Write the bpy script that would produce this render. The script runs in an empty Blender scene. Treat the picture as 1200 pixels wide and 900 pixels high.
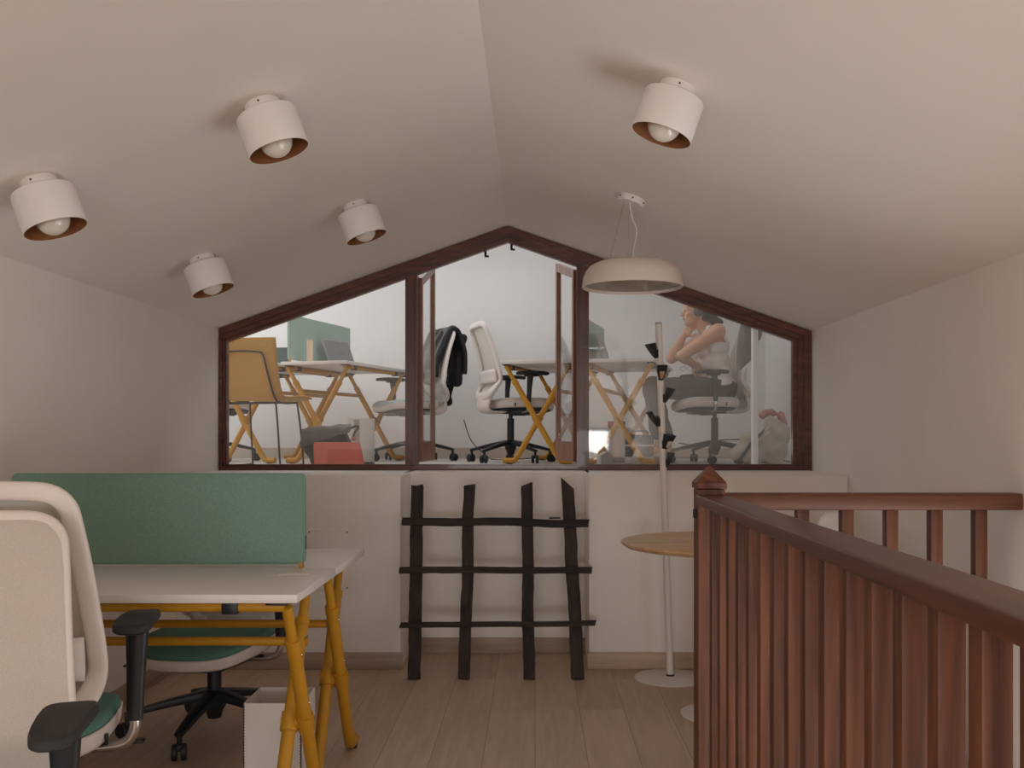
import bpy, bmesh, math, random
from mathutils import Vector as V, Matrix as M, noise
random.seed(7)
PI = math.pi
R = math.radians
COL = bpy.context.scene.collection
sc = bpy.context.scene

# ------------------------------------------------------------------ camera
F, CX, CY, EYE = 1150.0, 627.0, 508.0, 1.18
cam = bpy.data.cameras.new('camera'); cam_o = bpy.data.objects.new('camera', cam); COL.objects.link(cam_o)
cam.sensor_width = 36.0; cam.sensor_fit = 'HORIZONTAL'; cam.lens = 36.0 * F / 1200.0
cam.shift_x = -(CX - 600) / 1200.0; cam.shift_y = (CY - 450) / 1200.0
cam_o.location = (0, 0, EYE); cam_o.rotation_euler = (PI / 2, 0, 0); cam.clip_start = 0.02
sc.camera = cam_o

def at(px, py, y):
    """metres in the room for something seen at (px,py) that stands y metres down the room"""
    return V(((px - CX) / F * y, y, EYE - (py - CY) / F * y))

# ------------------------------------------------------------------ materials
MATS = {}
def new_mat(name):
    m = bpy.data.materials.new(name); m.use_nodes = True
    return m, m.node_tree.nodes, m.node_tree.links, m.node_tree.nodes['Principled BSDF']

def mat(name, col, rough=.5, metal=0., var=.06, nscale=8., bump=0., bscale=60., spec=.5, stretch=(1, 1, 1), coat=0., sheen=0.):
    if name in MATS: return MATS[name]
    m, N, L, b = new_mat(name)
    tc = N.new('ShaderNodeTexCoord'); mp = N.new('ShaderNodeMapping'); mp.inputs['Scale'].default_value = stretch
    L.new(tc.outputs['Object'], mp.inputs['Vector'])
    nz = N.new('ShaderNodeTexNoise'); nz.inputs['Scale'].default_value = nscale; nz.inputs['Detail'].default_value = 4
    L.new(mp.outputs['Vector'], nz.inputs['Vector'])
    rp = N.new('ShaderNodeValToRGB')
    rp.color_ramp.elements[0].position = .3; rp.color_ramp.elements[1].position = .7
    rp.color_ramp.elements[0].color = tuple(max(0, c * (1 - var)) for c in col) + (1,)
    rp.color_ramp.elements[1].color = tuple(min(1, c * (1 + var)) for c in col) + (1,)
    L.new(nz.outputs['Fac'], rp.inputs['Fac']); L.new(rp.outputs['Color'], b.inputs['Base Color'])
    b.inputs['Roughness'].default_value = rough; b.inputs['Metallic'].default_value = metal
    b.inputs['Specular IOR Level'].default_value = spec
    b.inputs['Coat Weight'].default_value = coat; b.inputs['Sheen Weight'].default_value = sheen
    if bump:
        n2 = N.new('ShaderNodeTexNoise'); n2.inputs['Scale'].default_value = bscale; n2.inputs['Detail'].default_value = 3
        L.new(mp.outputs['Vector'], n2.inputs['Vector'])
        bp = N.new('ShaderNodeBump'); bp.inputs['Strength'].default_value = bump; bp.inputs['Distance'].default_value = .01
        L.new(n2.outputs['Fac'], bp.inputs['Height']); L.new(bp.outputs['Normal'], b.inputs['Normal'])
    MATS[name] = m; return m

def wood(name, dark, light, rough=.4, axis='Z', scale=1., coat=0.):
    if name in MATS: return MATS[name]
    st = {'X': (1.2, 22, 22), 'Y': (22, 1.2, 22), 'Z': (22, 22, 1.2)}[axis]
    m, N, L, b = new_mat(name)
    tc = N.new('ShaderNodeTexCoord'); mp = N.new('ShaderNodeMapping'); mp.inputs['Scale'].default_value = [s * scale for s in st]
    L.new(tc.outputs['Object'], mp.inputs['Vector'])
    nz = N.new('ShaderNodeTexNoise'); nz.inputs['Scale'].default_value = 1.6; nz.inputs['Detail'].default_value = 8; nz.inputs['Distortion'].default_value = .6
    L.new(mp.outputs['Vector'], nz.inputs['Vector'])
    rp = N.new('ShaderNodeValToRGB'); e = rp.color_ramp.elements
    e[0].position = .32; e[1].position = .68; e[0].color = dark + (1,); e[1].color = light + (1,)
    L.new(nz.outputs['Fac'], rp.inputs['Fac'])
    oi = N.new('ShaderNodeObjectInfo'); mr = N.new('ShaderNodeMapRange')
    mr.inputs['To Min'].default_value = .82; mr.inputs['To Max'].default_value = 1.15
    L.new(oi.outputs['Random'], mr.inputs['Value'])
    mx = N.new('ShaderNodeMix'); mx.data_type = 'RGBA'; mx.blend_type = 'MULTIPLY'; mx.inputs[0].default_value = 1
    L.new(rp.outputs['Color'], mx.inputs[6]); L.new(mr.outputs['Result'], mx.inputs[7]); L.new(mx.outputs[2], b.inputs['Base Color'])
    b.inputs['Roughness'].default_value = rough; b.inputs['Coat Weight'].default_value = coat
    bp = N.new('ShaderNodeBump'); bp.inputs['Strength'].default_value = .12; bp.inputs['Distance'].default_value = .004
    L.new(nz.outputs['Fac'], bp.inputs['Height']); L.new(bp.outputs['Normal'], b.inputs['Normal'])
    MATS[name] = m; return m

def planks(name, dark, light, gap, rough=.5):
    m, N, L, b = new_mat(name)
    tc = N.new('ShaderNodeTexCoord'); mp = N.new('ShaderNodeMapping'); mp.inputs['Rotation'].default_value = (0, 0, PI / 2)
    L.new(tc.outputs['Object'], mp.inputs['Vector'])
    br = N.new('ShaderNodeTexBrick'); br.inputs['Scale'].default_value = 1; br.inputs['Brick Width'].default_value = 1.4
    br.inputs['Row Height'].default_value = .19; br.inputs['Mortar Size'].default_value = .0016; br.inputs['Mortar Smooth'].default_value = .3
    br.inputs['Color1'].default_value = (0, 0, 0, 1); br.inputs['Color2'].default_value = (1, 1, 1, 1); br.inputs['Mortar'].default_value = (.5, .5, .5, 1)
    br.offset = .37; L.new(mp.outputs['Vector'], br.inputs['Vector'])
    m2 = N.new('ShaderNodeMapping'); m2.inputs['Scale'].default_value = (1.3, 16, 1); L.new(mp.outputs['Vector'], m2.inputs['Vector'])
    ad = N.new('ShaderNodeVectorMath'); ad.operation = 'ADD'
    sc_ = N.new('ShaderNodeVectorMath'); sc_.operation = 'SCALE'; sc_.inputs['Scale'].default_value = 9
    L.new(br.outputs['Color'], sc_.inputs[0]); L.new(m2.outputs['Vector'], ad.inputs[0]); L.new(sc_.outputs[0], ad.inputs[1])
    nz = N.new('ShaderNodeTexNoise'); nz.inputs['Scale'].default_value = 1.5; nz.inputs['Detail'].default_value = 9; nz.inputs['Distortion'].default_value = 1.2
    L.new(ad.outputs[0], nz.inputs['Vector'])
    mm = N.new('ShaderNodeMath'); mm.operation = 'MULTIPLY_ADD'; mm.inputs[1].default_value = .22; L.new(br.outputs['Color'], mm.inputs[0])
    ms = N.new('ShaderNodeMath'); ms.operation = 'MULTIPLY'; ms.inputs[1].default_value = .8; L.new(nz.outputs['Fac'], ms.inputs[0]); L.new(ms.outputs[0], mm.inputs[2])
    rp = N.new('ShaderNodeValToRGB'); e = rp.color_ramp.elements; e[0].position = .25; e[1].position = .75; e[0].color = dark + (1,); e[1].color = light + (1,)
    L.new(mm.outputs[0], rp.inputs['Fac'])
    mx = N.new('ShaderNodeMix'); mx.data_type = 'RGBA'; L.new(br.outputs['Fac'], mx.inputs[0]); L.new(rp.outputs['Color'], mx.inputs[6]); mx.inputs[7].default_value = gap + (1,)
    L.new(mx.outputs[2], b.inputs['Base Color']); b.inputs['Roughness'].default_value = rough
    bp = N.new('ShaderNodeBump'); bp.inputs['Strength'].default_value = .15; bp.inputs['Distance'].default_value = .004
    L.new(mm.outputs[0], bp.inputs['Height']); L.new(bp.outputs['Normal'], b.inputs['Normal'])
    return m

def mesh_fabric(name, col, open_=.3):
    """woven net: fine transparent holes between threads"""
    m, N, L, b = new_mat(name)
    b.inputs['Base Color'].default_value = col + (1,); b.inputs['Roughness'].default_value = .8
    tr = N.new('ShaderNodeBsdfTransparent'); mx = N.new('ShaderNodeMixShader'); out = N['Material Output']
    tc = N.new('ShaderNodeTexCoord'); ck = N.new('ShaderNodeTexNoise'); ck.inputs['Scale'].default_value = 900
    L.new(tc.outputs['Object'], ck.inputs['Vector'])
    mr = N.new('ShaderNodeMapRange'); mr.inputs['From Min'].default_value = .3; mr.inputs['From Max'].default_value = .7
    mr.inputs['To Min'].default_value = max(0, open_ - .15); mr.inputs['To Max'].default_value = open_ + .15
    L.new(ck.outputs['Fac'], mr.inputs['Value']); L.new(mr.outputs['Result'], mx.inputs[0])
    L.new(b.outputs[0], mx.inputs[1]); L.new(tr.outputs[0], mx.inputs[2]); L.new(mx.outputs[0], out.inputs['Surface'])
    return m

def pane_glass(name, refl=.07, haze=.05):
    m, N, L, b = new_mat(name); out = N['Material Output']
    tr = N.new('ShaderNodeBsdfTransparent'); gl = N.new('ShaderNodeBsdfGlossy'); gl.inputs['Roughness'].default_value = .03
    lw = N.new('ShaderNodeLayerWeight'); lw.inputs['Blend'].default_value = .12
    mr = N.new('ShaderNodeMapRange'); mr.inputs['To Min'].default_value = refl; mr.inputs['To Max'].default_value = .75
    L.new(lw.outputs['Facing'], mr.inputs['Value'])
    mx = N.new('ShaderNodeMixShader'); L.new(mr.outputs['Result'], mx.inputs[0]); L.new(tr.outputs[0], mx.inputs[1]); L.new(gl.outputs[0], mx.inputs[2])
    df = N.new('ShaderNodeBsdfTranslucent'); df.inputs['Color'].default_value = (.8, .78, .75, 1)
    tc = N.new('ShaderNodeTexCoord'); nz = N.new('ShaderNodeTexNoise'); nz.inputs['Scale'].default_value = 3; L.new(tc.outputs['Object'], nz.inputs['Vector'])
    m2 = N.new('ShaderNodeMapRange'); m2.inputs['To Min'].default_value = haze * .6; m2.inputs['To Max'].default_value = haze * 1.4; L.new(nz.outputs['Fac'], m2.inputs['Value'])  # pale translucent veil; in window panes it imitates the room's reflection
    my = N.new('ShaderNodeMixShader'); L.new(m2.outputs['Result'], my.inputs[0]); L.new(mx.outputs[0], my.inputs[1]); L.new(df.outputs[0], my.inputs[2])
    L.new(my.outputs[0], out.inputs['Surface'])
    return m

PAINT = mat('white_wall_paint', (.865, .825, .785), .9, var=.02, nscale=2.5, bump=.06, bscale=70, spec=.2)
PAINT2 = mat('upper_wall_paint', (.80, .785, .775), .9, var=.015, nscale=2, bump=.04, bscale=70, spec=.2)
CEIL = mat('ceiling_paint', (.865, .825, .785), .95, var=.015, nscale=1.5, bump=.08, bscale=30, spec=.15)
FLOOR = planks('oak_planks', (.43, .325, .24), (.60, .47, .36), (.29, .215, .16), .5)
FLOOR2 = mat('pale_floor', (.62, .57, .53), .45, var=.04, nscale=3, stretch=(8, 1, 1))
BASEB = wood('oak_skirting', (.36, .26, .19), (.50, .385, .29), .5, 'X')
MAHOG = wood('mahogany', (.060, .018, .010), (.15, .048, .026), .35, 'X', coat=.15)
MAHOGZ = wood('mahogany_upright', (.060, .018, .010), (.15, .048, .026), .35, 'Z', coat=.15)
SASHW = wood('sash_wood', (.16, .06, .03), (.30, .13, .07), .35, 'Z', coat=.1)
RAILZ = wood('railing_wood_upright', (.075, .023, .011), (.20, .070, .032), .5, 'Z')
RAILY = wood('railing_wood_along', (.085, .029, .017), (.175, .062, .033), .36, 'Y', coat=.1)
RAILX = wood('railing_wood_across', (.10, .031, .015), (.20, .070, .032), .45, 'X')
OLDW = wood('charred_old_timber', (.006, .004, .004), (.045, .026, .017), .75, 'Z')
OLDX = wood('charred_old_timber_cross', (.006, .004, .004), (.040, .024, .016), .75, 'X')
OAK = wood('table_oak', (.50, .30, .16), (.68, .45, .26), .45, 'X')
PALEW = wood('pale_pine', (.60, .44, .31), (.75, .59, .44), .5, 'Z')
WMETAL = mat('white_powder_coat', (.74, .70, .665), .4, var=.015)
LAMPW = mat('white_lamp_enamel', (.86, .83, .815), .45, var=.012)
COPPER = mat('copper_inside', (.30, .125, .045), .45, metal=.35, var=.1, nscale=20)
BULB = mat('opal_bulb_glass', (.80, .755, .68), .12, var=.01, coat=.6)
YEL = mat('mustard_powder_coat', (.54, .265, .016), .42, var=.05, nscale=14)
YELSHELL = mat('mustard_shell', (.58, .31, .060), .5, var=.03)
DESKW = mat('white_laminate', (.76, .725, .69), .38, var=.012)
BLACKP = mat('black_plastic', (.012, .014, .018), .45, var=.15, bump=.03, bscale=200)
ARMP = mat('black_soft_pad', (.026, .026, .027), .7, var=.15, bump=.08, bscale=250)
RUBBER = mat('caster_rubber', (.020, .022, .026), .5, var=.1)
CHROME = mat('satin_steel', (.60, .56, .52), .25, metal=1., var=.03)
WPLAST = mat('white_plastic', (.76, .70, .66), .5, var=.015)
GREENF = mat('sage_green_felt', (.185, .315, .255), .95, var=.10, nscale=160, bump=.25, bscale=420, sheen=.2)
GREENP = mat('pale_green_felt', (.34, .47, .40), .95, var=.06, nscale=100, bump=.15, bscale=300, sheen=.2)
SEATG = mat('green_seat_fabric', (.105, .245, .205), .95, var=.12, nscale=120, bump=.2, bscale=300)
SEATB = mat('pale_blue_seat_fabric', (.50, .62, .66), .95, var=.05, nscale=80, bump=.15, bscale=300)
SEATW = mat('cream_seat_fabric', (.66, .60, .55), .95, var=.05, nscale=80, bump=.15, bscale=300)
DTEAL = mat('dark_teal_felt', (.075, .105, .10), .95, var=.1, nscale=90)
NET = mesh_fabric('white_net', (.66, .60, .545), .15)
NETG = mesh_fabric('grey_net', (.62, .575, .53), .30)
GLASS = pane_glass('window_glass', .05, .03)
GLASSR = pane_glass('reflection_haze_glass', .06, .075)  # stronger veil, the lower room's reflection put into the glass colour
SHADE = mat('cream_lamp_shade', (.74, .66, .59), .55, var=.015)
BLACKM = mat('black_hook', (.008, .008, .008), .5, var=.1)
DARKWIRE = mat('dark_brown_wire', (.028, .018, .014), .4, var=.1)
SKIN = mat('skin', (.66, .365, .235), .5, var=.05, nscale=18)
LIPS = mat('lips', (.45, .16, .12), .5)
EYEW = mat('eye_white', (.75, .72, .70), .2)
HAIR = mat('dark_brown_hair', (.055, .040, .033), .55, var=.35, nscale=40, bump=.5, bscale=90, stretch=(1, 6, 6))
TOP = mat('white_cotton', (.82, .76, .72), .9, var=.04, nscale=20, bump=.3, bscale=60)
PANTS = mat('dark_grey_cloth', (.048, .040, .037), .9, var=.15, nscale=25, bump=.25, bscale=60)
SHOE = mat('beige_shoe', (.60, .52, .46), .7)
GREYPH = mat('grey_headphone', (.11, .115, .12), .4, var=.05)
JACKET = mat('black_jacket_cloth', (.012, .012, .014), .75, var=.3, nscale=12, bump=.35, bscale=40)
JACKETL = mat('grey_jacket_lining', (.11, .105, .105), .75, var=.3, nscale=14, bump=.3, bscale=50)
BAGD = mat('charcoal_bag_cloth', (.035, .032, .030), .8, var=.25, nscale=14, bump=.4, bscale=45)
BAGG = mat('worn_grey_flap', (.115, .105, .098), .75, var=.35, nscale=9, bump=.4, bscale=40)
RED = mat('coral_red_felt', (.58, .125, .085), .85, var=.05, nscale=30, bump=.15, bscale=200)
BEIGE = mat('beige_canvas', (.52, .45, .38), .9, var=.1, nscale=10, bump=.4, bscale=30)
PINK = mat('dusty_pink_cloth', (.50, .23, .175), .9, var=.1, nscale=20, bump=.3, bscale=50)
GREYCOAT = mat('grey_coat_cloth', (.20, .18, .16), .9, var=.1, nscale=12, bump=.35, bscale=30)
SCREEN = mat('laptop_aluminium', (.34, .335, .33), .35, metal=.5, var=.03)
DARKGREY = mat('dark_grey_board', (.05, .05, .052), .7, var=.1)
CARD = mat('grey_cardboard', (.42, .38, .35), .8, var=.06)
REDBOX = mat('red_card', (.36, .06, .055), .7, var=.06)
CABLE = mat('dark_cable', (.03, .03, .032), .5)
SCREW = mat('dark_screw', (.10, .085, .075), .4, metal=.6)

# ------------------------------------------------------------------ mesh helper
def catmull(pts, n=6, closed=False):
    P = [V(p) for p in pts]; out = []; k = len(P)
    rng = range(k) if closed else range(k - 1)
    for i in rng:
        if closed: a, b, c, d = P[(i - 1) % k], P[i], P[(i + 1) % k], P[(i + 2) % k]
        else: a, b, c, d = P[max(i - 1, 0)], P[i], P[i + 1], P[min(i + 2, k - 1)]
        for j in range(n):
            t = j / n
            out.append(.5 * ((2 * b) + (c - a) * t + (2 * a - 5 * b + 4 * c - d) * t * t + (3 * b - a - 3 * c + d) * t ** 3))
    if not closed: out.append(P[-1].copy())
    return out

class MB:
    def __init__(s): s.bm = bmesh.new()
    def _merge(s, tmp, mtx=None):
        me = bpy.data.meshes.new('tmp'); tmp.to_mesh(me); tmp.free()
        if mtx is not None: me.transform(mtx)
        s.bm.from_mesh(me); bpy.data.meshes.remove(me)
    def box(s, c, size, rot=None, bev=0., seg=2):
        t = bmesh.new(); bmesh.ops.create_cube(t, size=1)
        bmesh.ops.scale(t, vec=V(size), verts=t.verts)
        if bev: bmesh.ops.bevel(t, geom=t.edges[:], offset=min(bev, min(size) * .48), segments=seg, profile=.5, affect='EDGES')
        m = M.Translation(V(c)) @ (rot.to_4x4() if rot else M.Identity(4)); s._merge(t, m); return s
    def span(s, a, b, bev=0.):
        a, b = V(a), V(b); return s.box((a + b) / 2, [abs(b[i] - a[i]) for i in range(3)], None, bev)
    def beam(s, p0, p1, w, d, ref=(0, 0, 1), bev=0.):
        """rectangular bar from p0 to p1; d measured along ref"""
        p0, p1 = V(p0), V(p1); t = (p1 - p0); L = t.length; t.normalize()
        n1 = t.cross(V(ref)).normalized(); n2 = n1.cross(t).normalized()
        rot = M((n1, t, n2)).transposed(); return s.box((p0 + p1) / 2, (w, L, d), rot, bev)
    def tube(s, pts, r, seg=12, closed=False, cap=True, ab=None, ref=None, sq=.6):
        """round (or a x b elliptic) sweep along pts; r scalar or list"""
        P = [V(p) for p in pts]; n = len(P); rings = []
        prev = None
        for i, p in enumerate(P):
            if closed: t = P[(i + 1) % n] - P[i - 1]
            else: t = P[min(i + 1, n - 1)] - P[max(i - 1, 0)]
            t.normalize()
            if ref is not None:
                n1 = t.cross(V(ref)); n1 = n1.normalized() if n1.length > 1e-6 else V((1, 0, 0))
            else:
                if prev is None:
                    a = V((0, 0, 1)) if abs(t.z) < .9 else V((1, 0, 0)); n1 = t.cross(a).normalized()
                else: n1 = (prev - t * prev.dot(t)).normalized()
                prev = n1
            n2 = t.cross(n1).normalized()
            rr = r[i] if isinstance(r, (list, tuple)) else r
            a_, b_ = (ab[0] * rr, ab[1] * rr) if ab else (rr, rr)
            ring = []
            for k in range(seg):
                an = 2 * PI * k / seg; c_, s_ = math.cos(an), math.sin(an)
                if ab:   # squarish
                    c_ = math.copysign(abs(c_) ** sq, c_); s_ = math.copysign(abs(s_) ** sq, s_)
                ring.append(s.bm.verts.new(p + n1 * (c_ * a_) + n2 * (s_ * b_)))
            rings.append(ring)
        m = n if closed else n - 1
        for i in range(m):
            A, B = rings[i], rings[(i + 1) % n]
            for k in range(seg): s.bm.faces.new((A[k], A[(k + 1) % seg], B[(k + 1) % seg], B[k]))
        if cap and not closed:
            s.bm.faces.new(rings[0][::-1]); s.bm.faces.new(rings[-1])
        return s
    def lathe(s, prof, seg=32, mtx=None, close=True):
        t = bmesh.new(); rings = []
        for r_, z_ in prof:
            if r_ < 1e-6: rings.append([t.verts.new((0, 0, z_))])
            else: rings.append([t.verts.new((r_ * math.cos(2 * PI * k / seg), r_ * math.sin(2 * PI * k / seg), z_)) for k in range(seg)])
        for A, B in zip(rings, rings[1:]):
            for k in range(seg):
                k2 = (k + 1) % seg
                if len(A) == 1 and len(B) == 1: continue
                if len(A) == 1: t.faces.new((A[0], B[k2], B[k]))
                elif len(B) == 1: t.faces.new((A[k], A[k2], B[0]))
                else: t.faces.new((A[k], A[k2], B[k2], B[k]))
        s._merge(t, mtx); return s
    def ball(s, c, rad, rot=None, seg=20):
        t = bmesh.new(); bmesh.ops.create_uvsphere(t, u_segments=seg, v_segments=max(8, seg // 2), radius=1)
        rad = V((rad,) * 3) if not hasattr(rad, '__len__') else V(rad)
        m = M.Translation(V(c)) @ (rot.to_4x4() if rot else M.Identity(4)) @ M.Diagonal(rad.to_4d()); m[3][3] = 1
        s._merge(t, m); return s
    def capsule(s, p0, p1, r0, r1, seg=16):
        p0, p1 = V(p0), V(p1); d = p1 - p0; L = d.length
        q = d.to_track_quat('Z', 'Y'); prof = [(0, -r0)]
        for k in range(1, 7): a = -PI / 2 + PI / 2 * k / 6; prof.append((r0 * math.cos(a), r0 * math.sin(a)))
        for k in range(0, 6): a = PI / 2 * k / 6; prof.append((r1 * math.cos(a), L + r1 * math.sin(a)))
        prof.append((0, L + r1)); return s.lathe(prof, seg, M.Translation(p0) @ q.to_matrix().to_4x4())
    def prism(s, poly, a, b, axis='Y', mtx=None):
        t = bmesh.new()
        def pt(u, v, w): return {'Y': (u, w, v), 'Z': (u, v, w), 'X': (w, u, v)}[axis]
        A = [t.verts.new(pt(u, v, a)) for u, v in poly]; B = [t.verts.new(pt(u, v, b)) for u, v in poly]; n = len(poly)
        t.faces.new(A); t.faces.new(B[::-1])
        for k in range(n): t.faces.new((A[k], B[k], B[(k + 1) % n], A[(k + 1) % n]))
        bmesh.ops.recalc_face_normals(t, faces=t.faces); s._merge(t, mtx); return s
    def grid(s, fn, nu, nv, closed_u=False):
        vs = [[s.bm.verts.new(fn(i / nu, j / nv)) for j in range(nv + 1)] for i in range(nu + (0 if closed_u else 1))]
        for i in range(nu):
            for j in range(nv):
                i2 = (i + 1) % len(vs); s.bm.faces.new((vs[i][j], vs[i2][j], vs[i2][j + 1], vs[i][j + 1]))
        return s
    def build(s, name, material, parent=None, smooth=38, thick=0., sub=0):
        bmesh.ops.recalc_face_normals(s.bm, faces=s.bm.faces)
        me = bpy.data.meshes.new(name); s.bm.to_mesh(me); s.bm.free(); me.materials.append(material)
        for p in me.polygons: p.use_smooth = True
        me.set_sharp_from_angle(angle=R(smooth))
        o = bpy.data.objects.new(name, me); COL.objects.link(o)
        if parent is not None: o.parent = parent
        if thick: md = o.modifiers.new('thickness', 'SOLIDIFY'); md.thickness = thick; md.offset = 0
        if sub: md = o.modifiers.new('smooth', 'SUBSURF'); md.levels = sub; md.render_levels = sub
        return o

def fuse(mb, name, material, parent=None, voxel=.006, smooth=4, jitter=0., jscale=12.):
    """melt overlapping solids into one continuous skin"""
    me = bpy.data.meshes.new('tmp'); mb.bm.to_mesh(me); mb.bm.free()
    o = bpy.data.objects.new('tmp', me); COL.objects.link(o)
    md = o.modifiers.new('r', 'REMESH'); md.mode = 'VOXEL'; md.voxel_size = voxel
    if smooth: ms = o.modifiers.new('s', 'SMOOTH'); ms.factor = .5; ms.iterations = smooth
    dg = bpy.context.evaluated_depsgraph_get(); out = bpy.data.meshes.new_from_object(o.evaluated_get(dg))
    bpy.data.objects.remove(o); bpy.data.meshes.remove(me)
    if jitter:
        nr = [v.normal.copy() for v in out.vertices]
        for v, n in zip(out.vertices, nr): v.co += n * (noise.noise(v.co * jscale) * jitter)
    out.name = name; out.materials.clear(); out.materials.append(material)
    for p in out.polygons: p.use_smooth = True
    ob = bpy.data.objects.new(name, out); COL.objects.link(ob)
    if parent is not None: ob.parent = parent
    return ob

def thing(name, label, cat, loc=(0, 0, 0), rz=0., group=None):
    o = bpy.data.objects.new(name, None); COL.objects.link(o); o.empty_display_size = .1
    o.location = loc; o.rotation_euler = (0, 0, rz); o['label'] = label; o['category'] = cat
    if group: o['group'] = group
    return o
def tag(o, label, cat, group=None):
    o['label'] = label; o['category'] = cat
    if group: o['group'] = group
    return o
def struct(o): o['kind'] = 'structure'; return o
def dup(root, loc, rz, label, group=None):
    r = root.copy(); COL.objects.link(r); r.location = loc; r.rotation_euler = (0, 0, rz); r['label'] = label
    if group: r['group'] = group
    def rec(src, dst):
        for ch in src.children:
            c = ch.copy(); COL.objects.link(c); c.parent = dst; rec(ch, c)
    rec(root, r); return r
def recolor(root, **kw):
    """give named parts of a copied thing another material (own mesh data)"""
    for ch in list(root.children) + [g for c in root.children for g in c.children]:
        base = ch.name.split('.')[0]
        if base in kw: ch.data = ch.data.copy(); ch.data.materials.clear(); ch.data.materials.append(kw[base])

# ------------------------------------------------------------------ the setting
D, D1, DN = 5.60, 4.92, 5.28          # window plane, lower wall front, niche back
XL, XR, XA = -1.80, 1.573, -.156      # side walls, ridge
ZA, ZL, ZR = 2.363, 1.779, 1.764      # ridge, eaves
LEDGE, UP = .970, .960                # ledge top, upper floor
YB = -4.6                             # wall behind the camera
NL, NR = -.672, .268                  # niche sides

fl = MB()
fl.span((XL - .1, YB, -.2), (.62, D1 + .01, 0)); fl.span((.62, 3.13, -.2), (XR + .1, D1 + .01, 0)); fl.span((.62, YB, -.2), (XR + .1, 0., 0))
fl.span((NL - .02, D1 + .01, -.2), (NR + .02, DN + .02, 0))
struct(fl.build('floor', FLOOR))
lw = MB(); lw.span((.5, YB, -2.4), (XR + .1, 3.3, -2.3)); struct(lw.build('floor_stairwell', FLOOR))
sw = MB(); sw.span((.62, -.1, -2.3), (.66, 3.13, -.2)); sw.span((.62, 3.13, -2.3), (XR, 3.2, -.2)); struct(sw.build('wall_stairwell', PAINT))
w = MB(); w.span((XL - .12, YB, 0), (XL, D + .15, ZL + .1)); struct(w.build('wall_left', PAINT))
SY0, SY1, SZ0, SZ1 = .7, 3.05, -1.0, .55      # stairwell window in the right wall
w = MB(); w.span((XR, YB, -2.3), (XR + .12, SY0, ZR + .1)); w.span((XR, SY1, -2.3), (XR + .12, D + .15, ZR + .1))
w.span((XR, SY0, -2.3), (XR + .12, SY1, SZ0)); w.span((XR, SY0, SZ1), (XR + .12, SY1, ZR + .1)); struct(w.build('wall_right', PAINT))
win3 = bpy.data.objects.new('window_3', None); COL.objects.link(win3); struct(win3)
w = MB()
for a, b in (((SY0, SZ0), (SY0 + .06, SZ1)), ((SY1 - .06, SZ0), (SY1, SZ1)), ((SY0 + .06, SZ0), (SY1 - .06, SZ0 + .06)), ((SY0 + .06, SZ1 - .06), (SY1 - .06, SZ1)), (((SY0 + SY1) / 2 - .03, SZ0 + .06), ((SY0 + SY1) / 2 + .03, SZ1 - .06))):
    w.span((XR + .03, a[0], a[1]), (XR + .09, b[0], b[1]))
w.build('window_frame', MAHOGZ, win3)
# sloping ceilings
sl, sr = (ZA - ZL) / (XA - XL), (ZA - ZR) / (XR - XA)
c = MB(); c.prism([(XL - .12, ZL - .12 * sl), (XA, ZA), (XA, ZA + .12), (XL - .12, ZL - .12 * sl + .12)], YB, D + .15); struct(c.build('ceiling_left', CEIL))
c = MB(); c.prism([(XA, ZA), (XR + .12, ZR - .12 * sr), (XR + .12, ZR - .12 * sr + .12), (XA, ZA + .12)], YB, D + .15); struct(c.build('ceiling_right', CEIL))
# lower part of the end wall with its niche
w = MB(); w.box(((XL + NL) / 2, (D1 + D + .15) / 2, LEDGE / 2), (NL - XL, D + .15 - D1, LEDGE), None, .012)
w.box(((XR + NR) / 2, (D1 + D + .15) / 2, LEDGE / 2), (XR - NR, D + .15 - D1, LEDGE), None, .012)
w.span((NL - .03, DN, 0), (NR + .03, D + .15, LEDGE))
struct(w.build('wall_end', PAINT))
# wall behind the camera, with a window opening
WX0, WX1, WZ0, WZ1 = -1.45, 1.26, .28, 1.30
w = MB(); w.span((XL - .1, YB - .12, -.2), (WX0, YB, 2.6)); w.span((WX1, YB - .12, -2.3), (XR + .1, YB, 2.6))
w.span((WX0, YB - .12, -.2), (WX1, YB, WZ0)); w.span((WX0, YB - .12, WZ1), (WX1, YB, 2.6)); struct(w.build('wall_rear', PAINT))
win2 = bpy.data.objects.new('window_2', None); COL.objects.link(win2); struct(win2)
w = MB()
for a, b in (((WX0, WZ0), (WX0 + .06, WZ1)), ((WX1 - .06, WZ0), (WX1, WZ1)), ((WX0 + .06, WZ0), (WX1 - .06, WZ0 + .06)), ((WX0 + .06, WZ1 - .06), (WX1 - .06, WZ1)), (((WX0 + WX1) / 2 - .03, WZ0 + .06), ((WX0 + WX1) / 2 + .03, WZ1 - .06))):
    w.span((a[0], YB - .09, a[1]), (b[0], YB - .03, b[1]))
w.build('window_frame', MAHOGZ, win2)
# skirting boards
b = MB(); b.box(((XL + NL) / 2 + .004, D1 - .008, .042), (NL - XL + .008, .016, .084), None, .003); struct(b.build('baseboard_left', BASEB))
b = MB(); b.box(((XR + NR) / 2 - .004, D1 - .008, .042), (XR - NR + .006, .016, .084), None, .003); struct(b.build('baseboard_right', BASEB))
b = MB(); b.box(((NL + NR) / 2, DN - .008, .042), (NR - NL, .016, .084), None, .003); struct(b.build('baseboard_niche', BASEB))
b = MB(); b.box((XL + .008, (D1 + YB) / 2 - .01, .042), (.016, D1 - YB - .03, .084), None, .003); struct(b.build('baseboard_side', wood('oak_skirting_side', (.36, .26, .19), (.50, .385, .29), .5, 'Y')))

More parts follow.
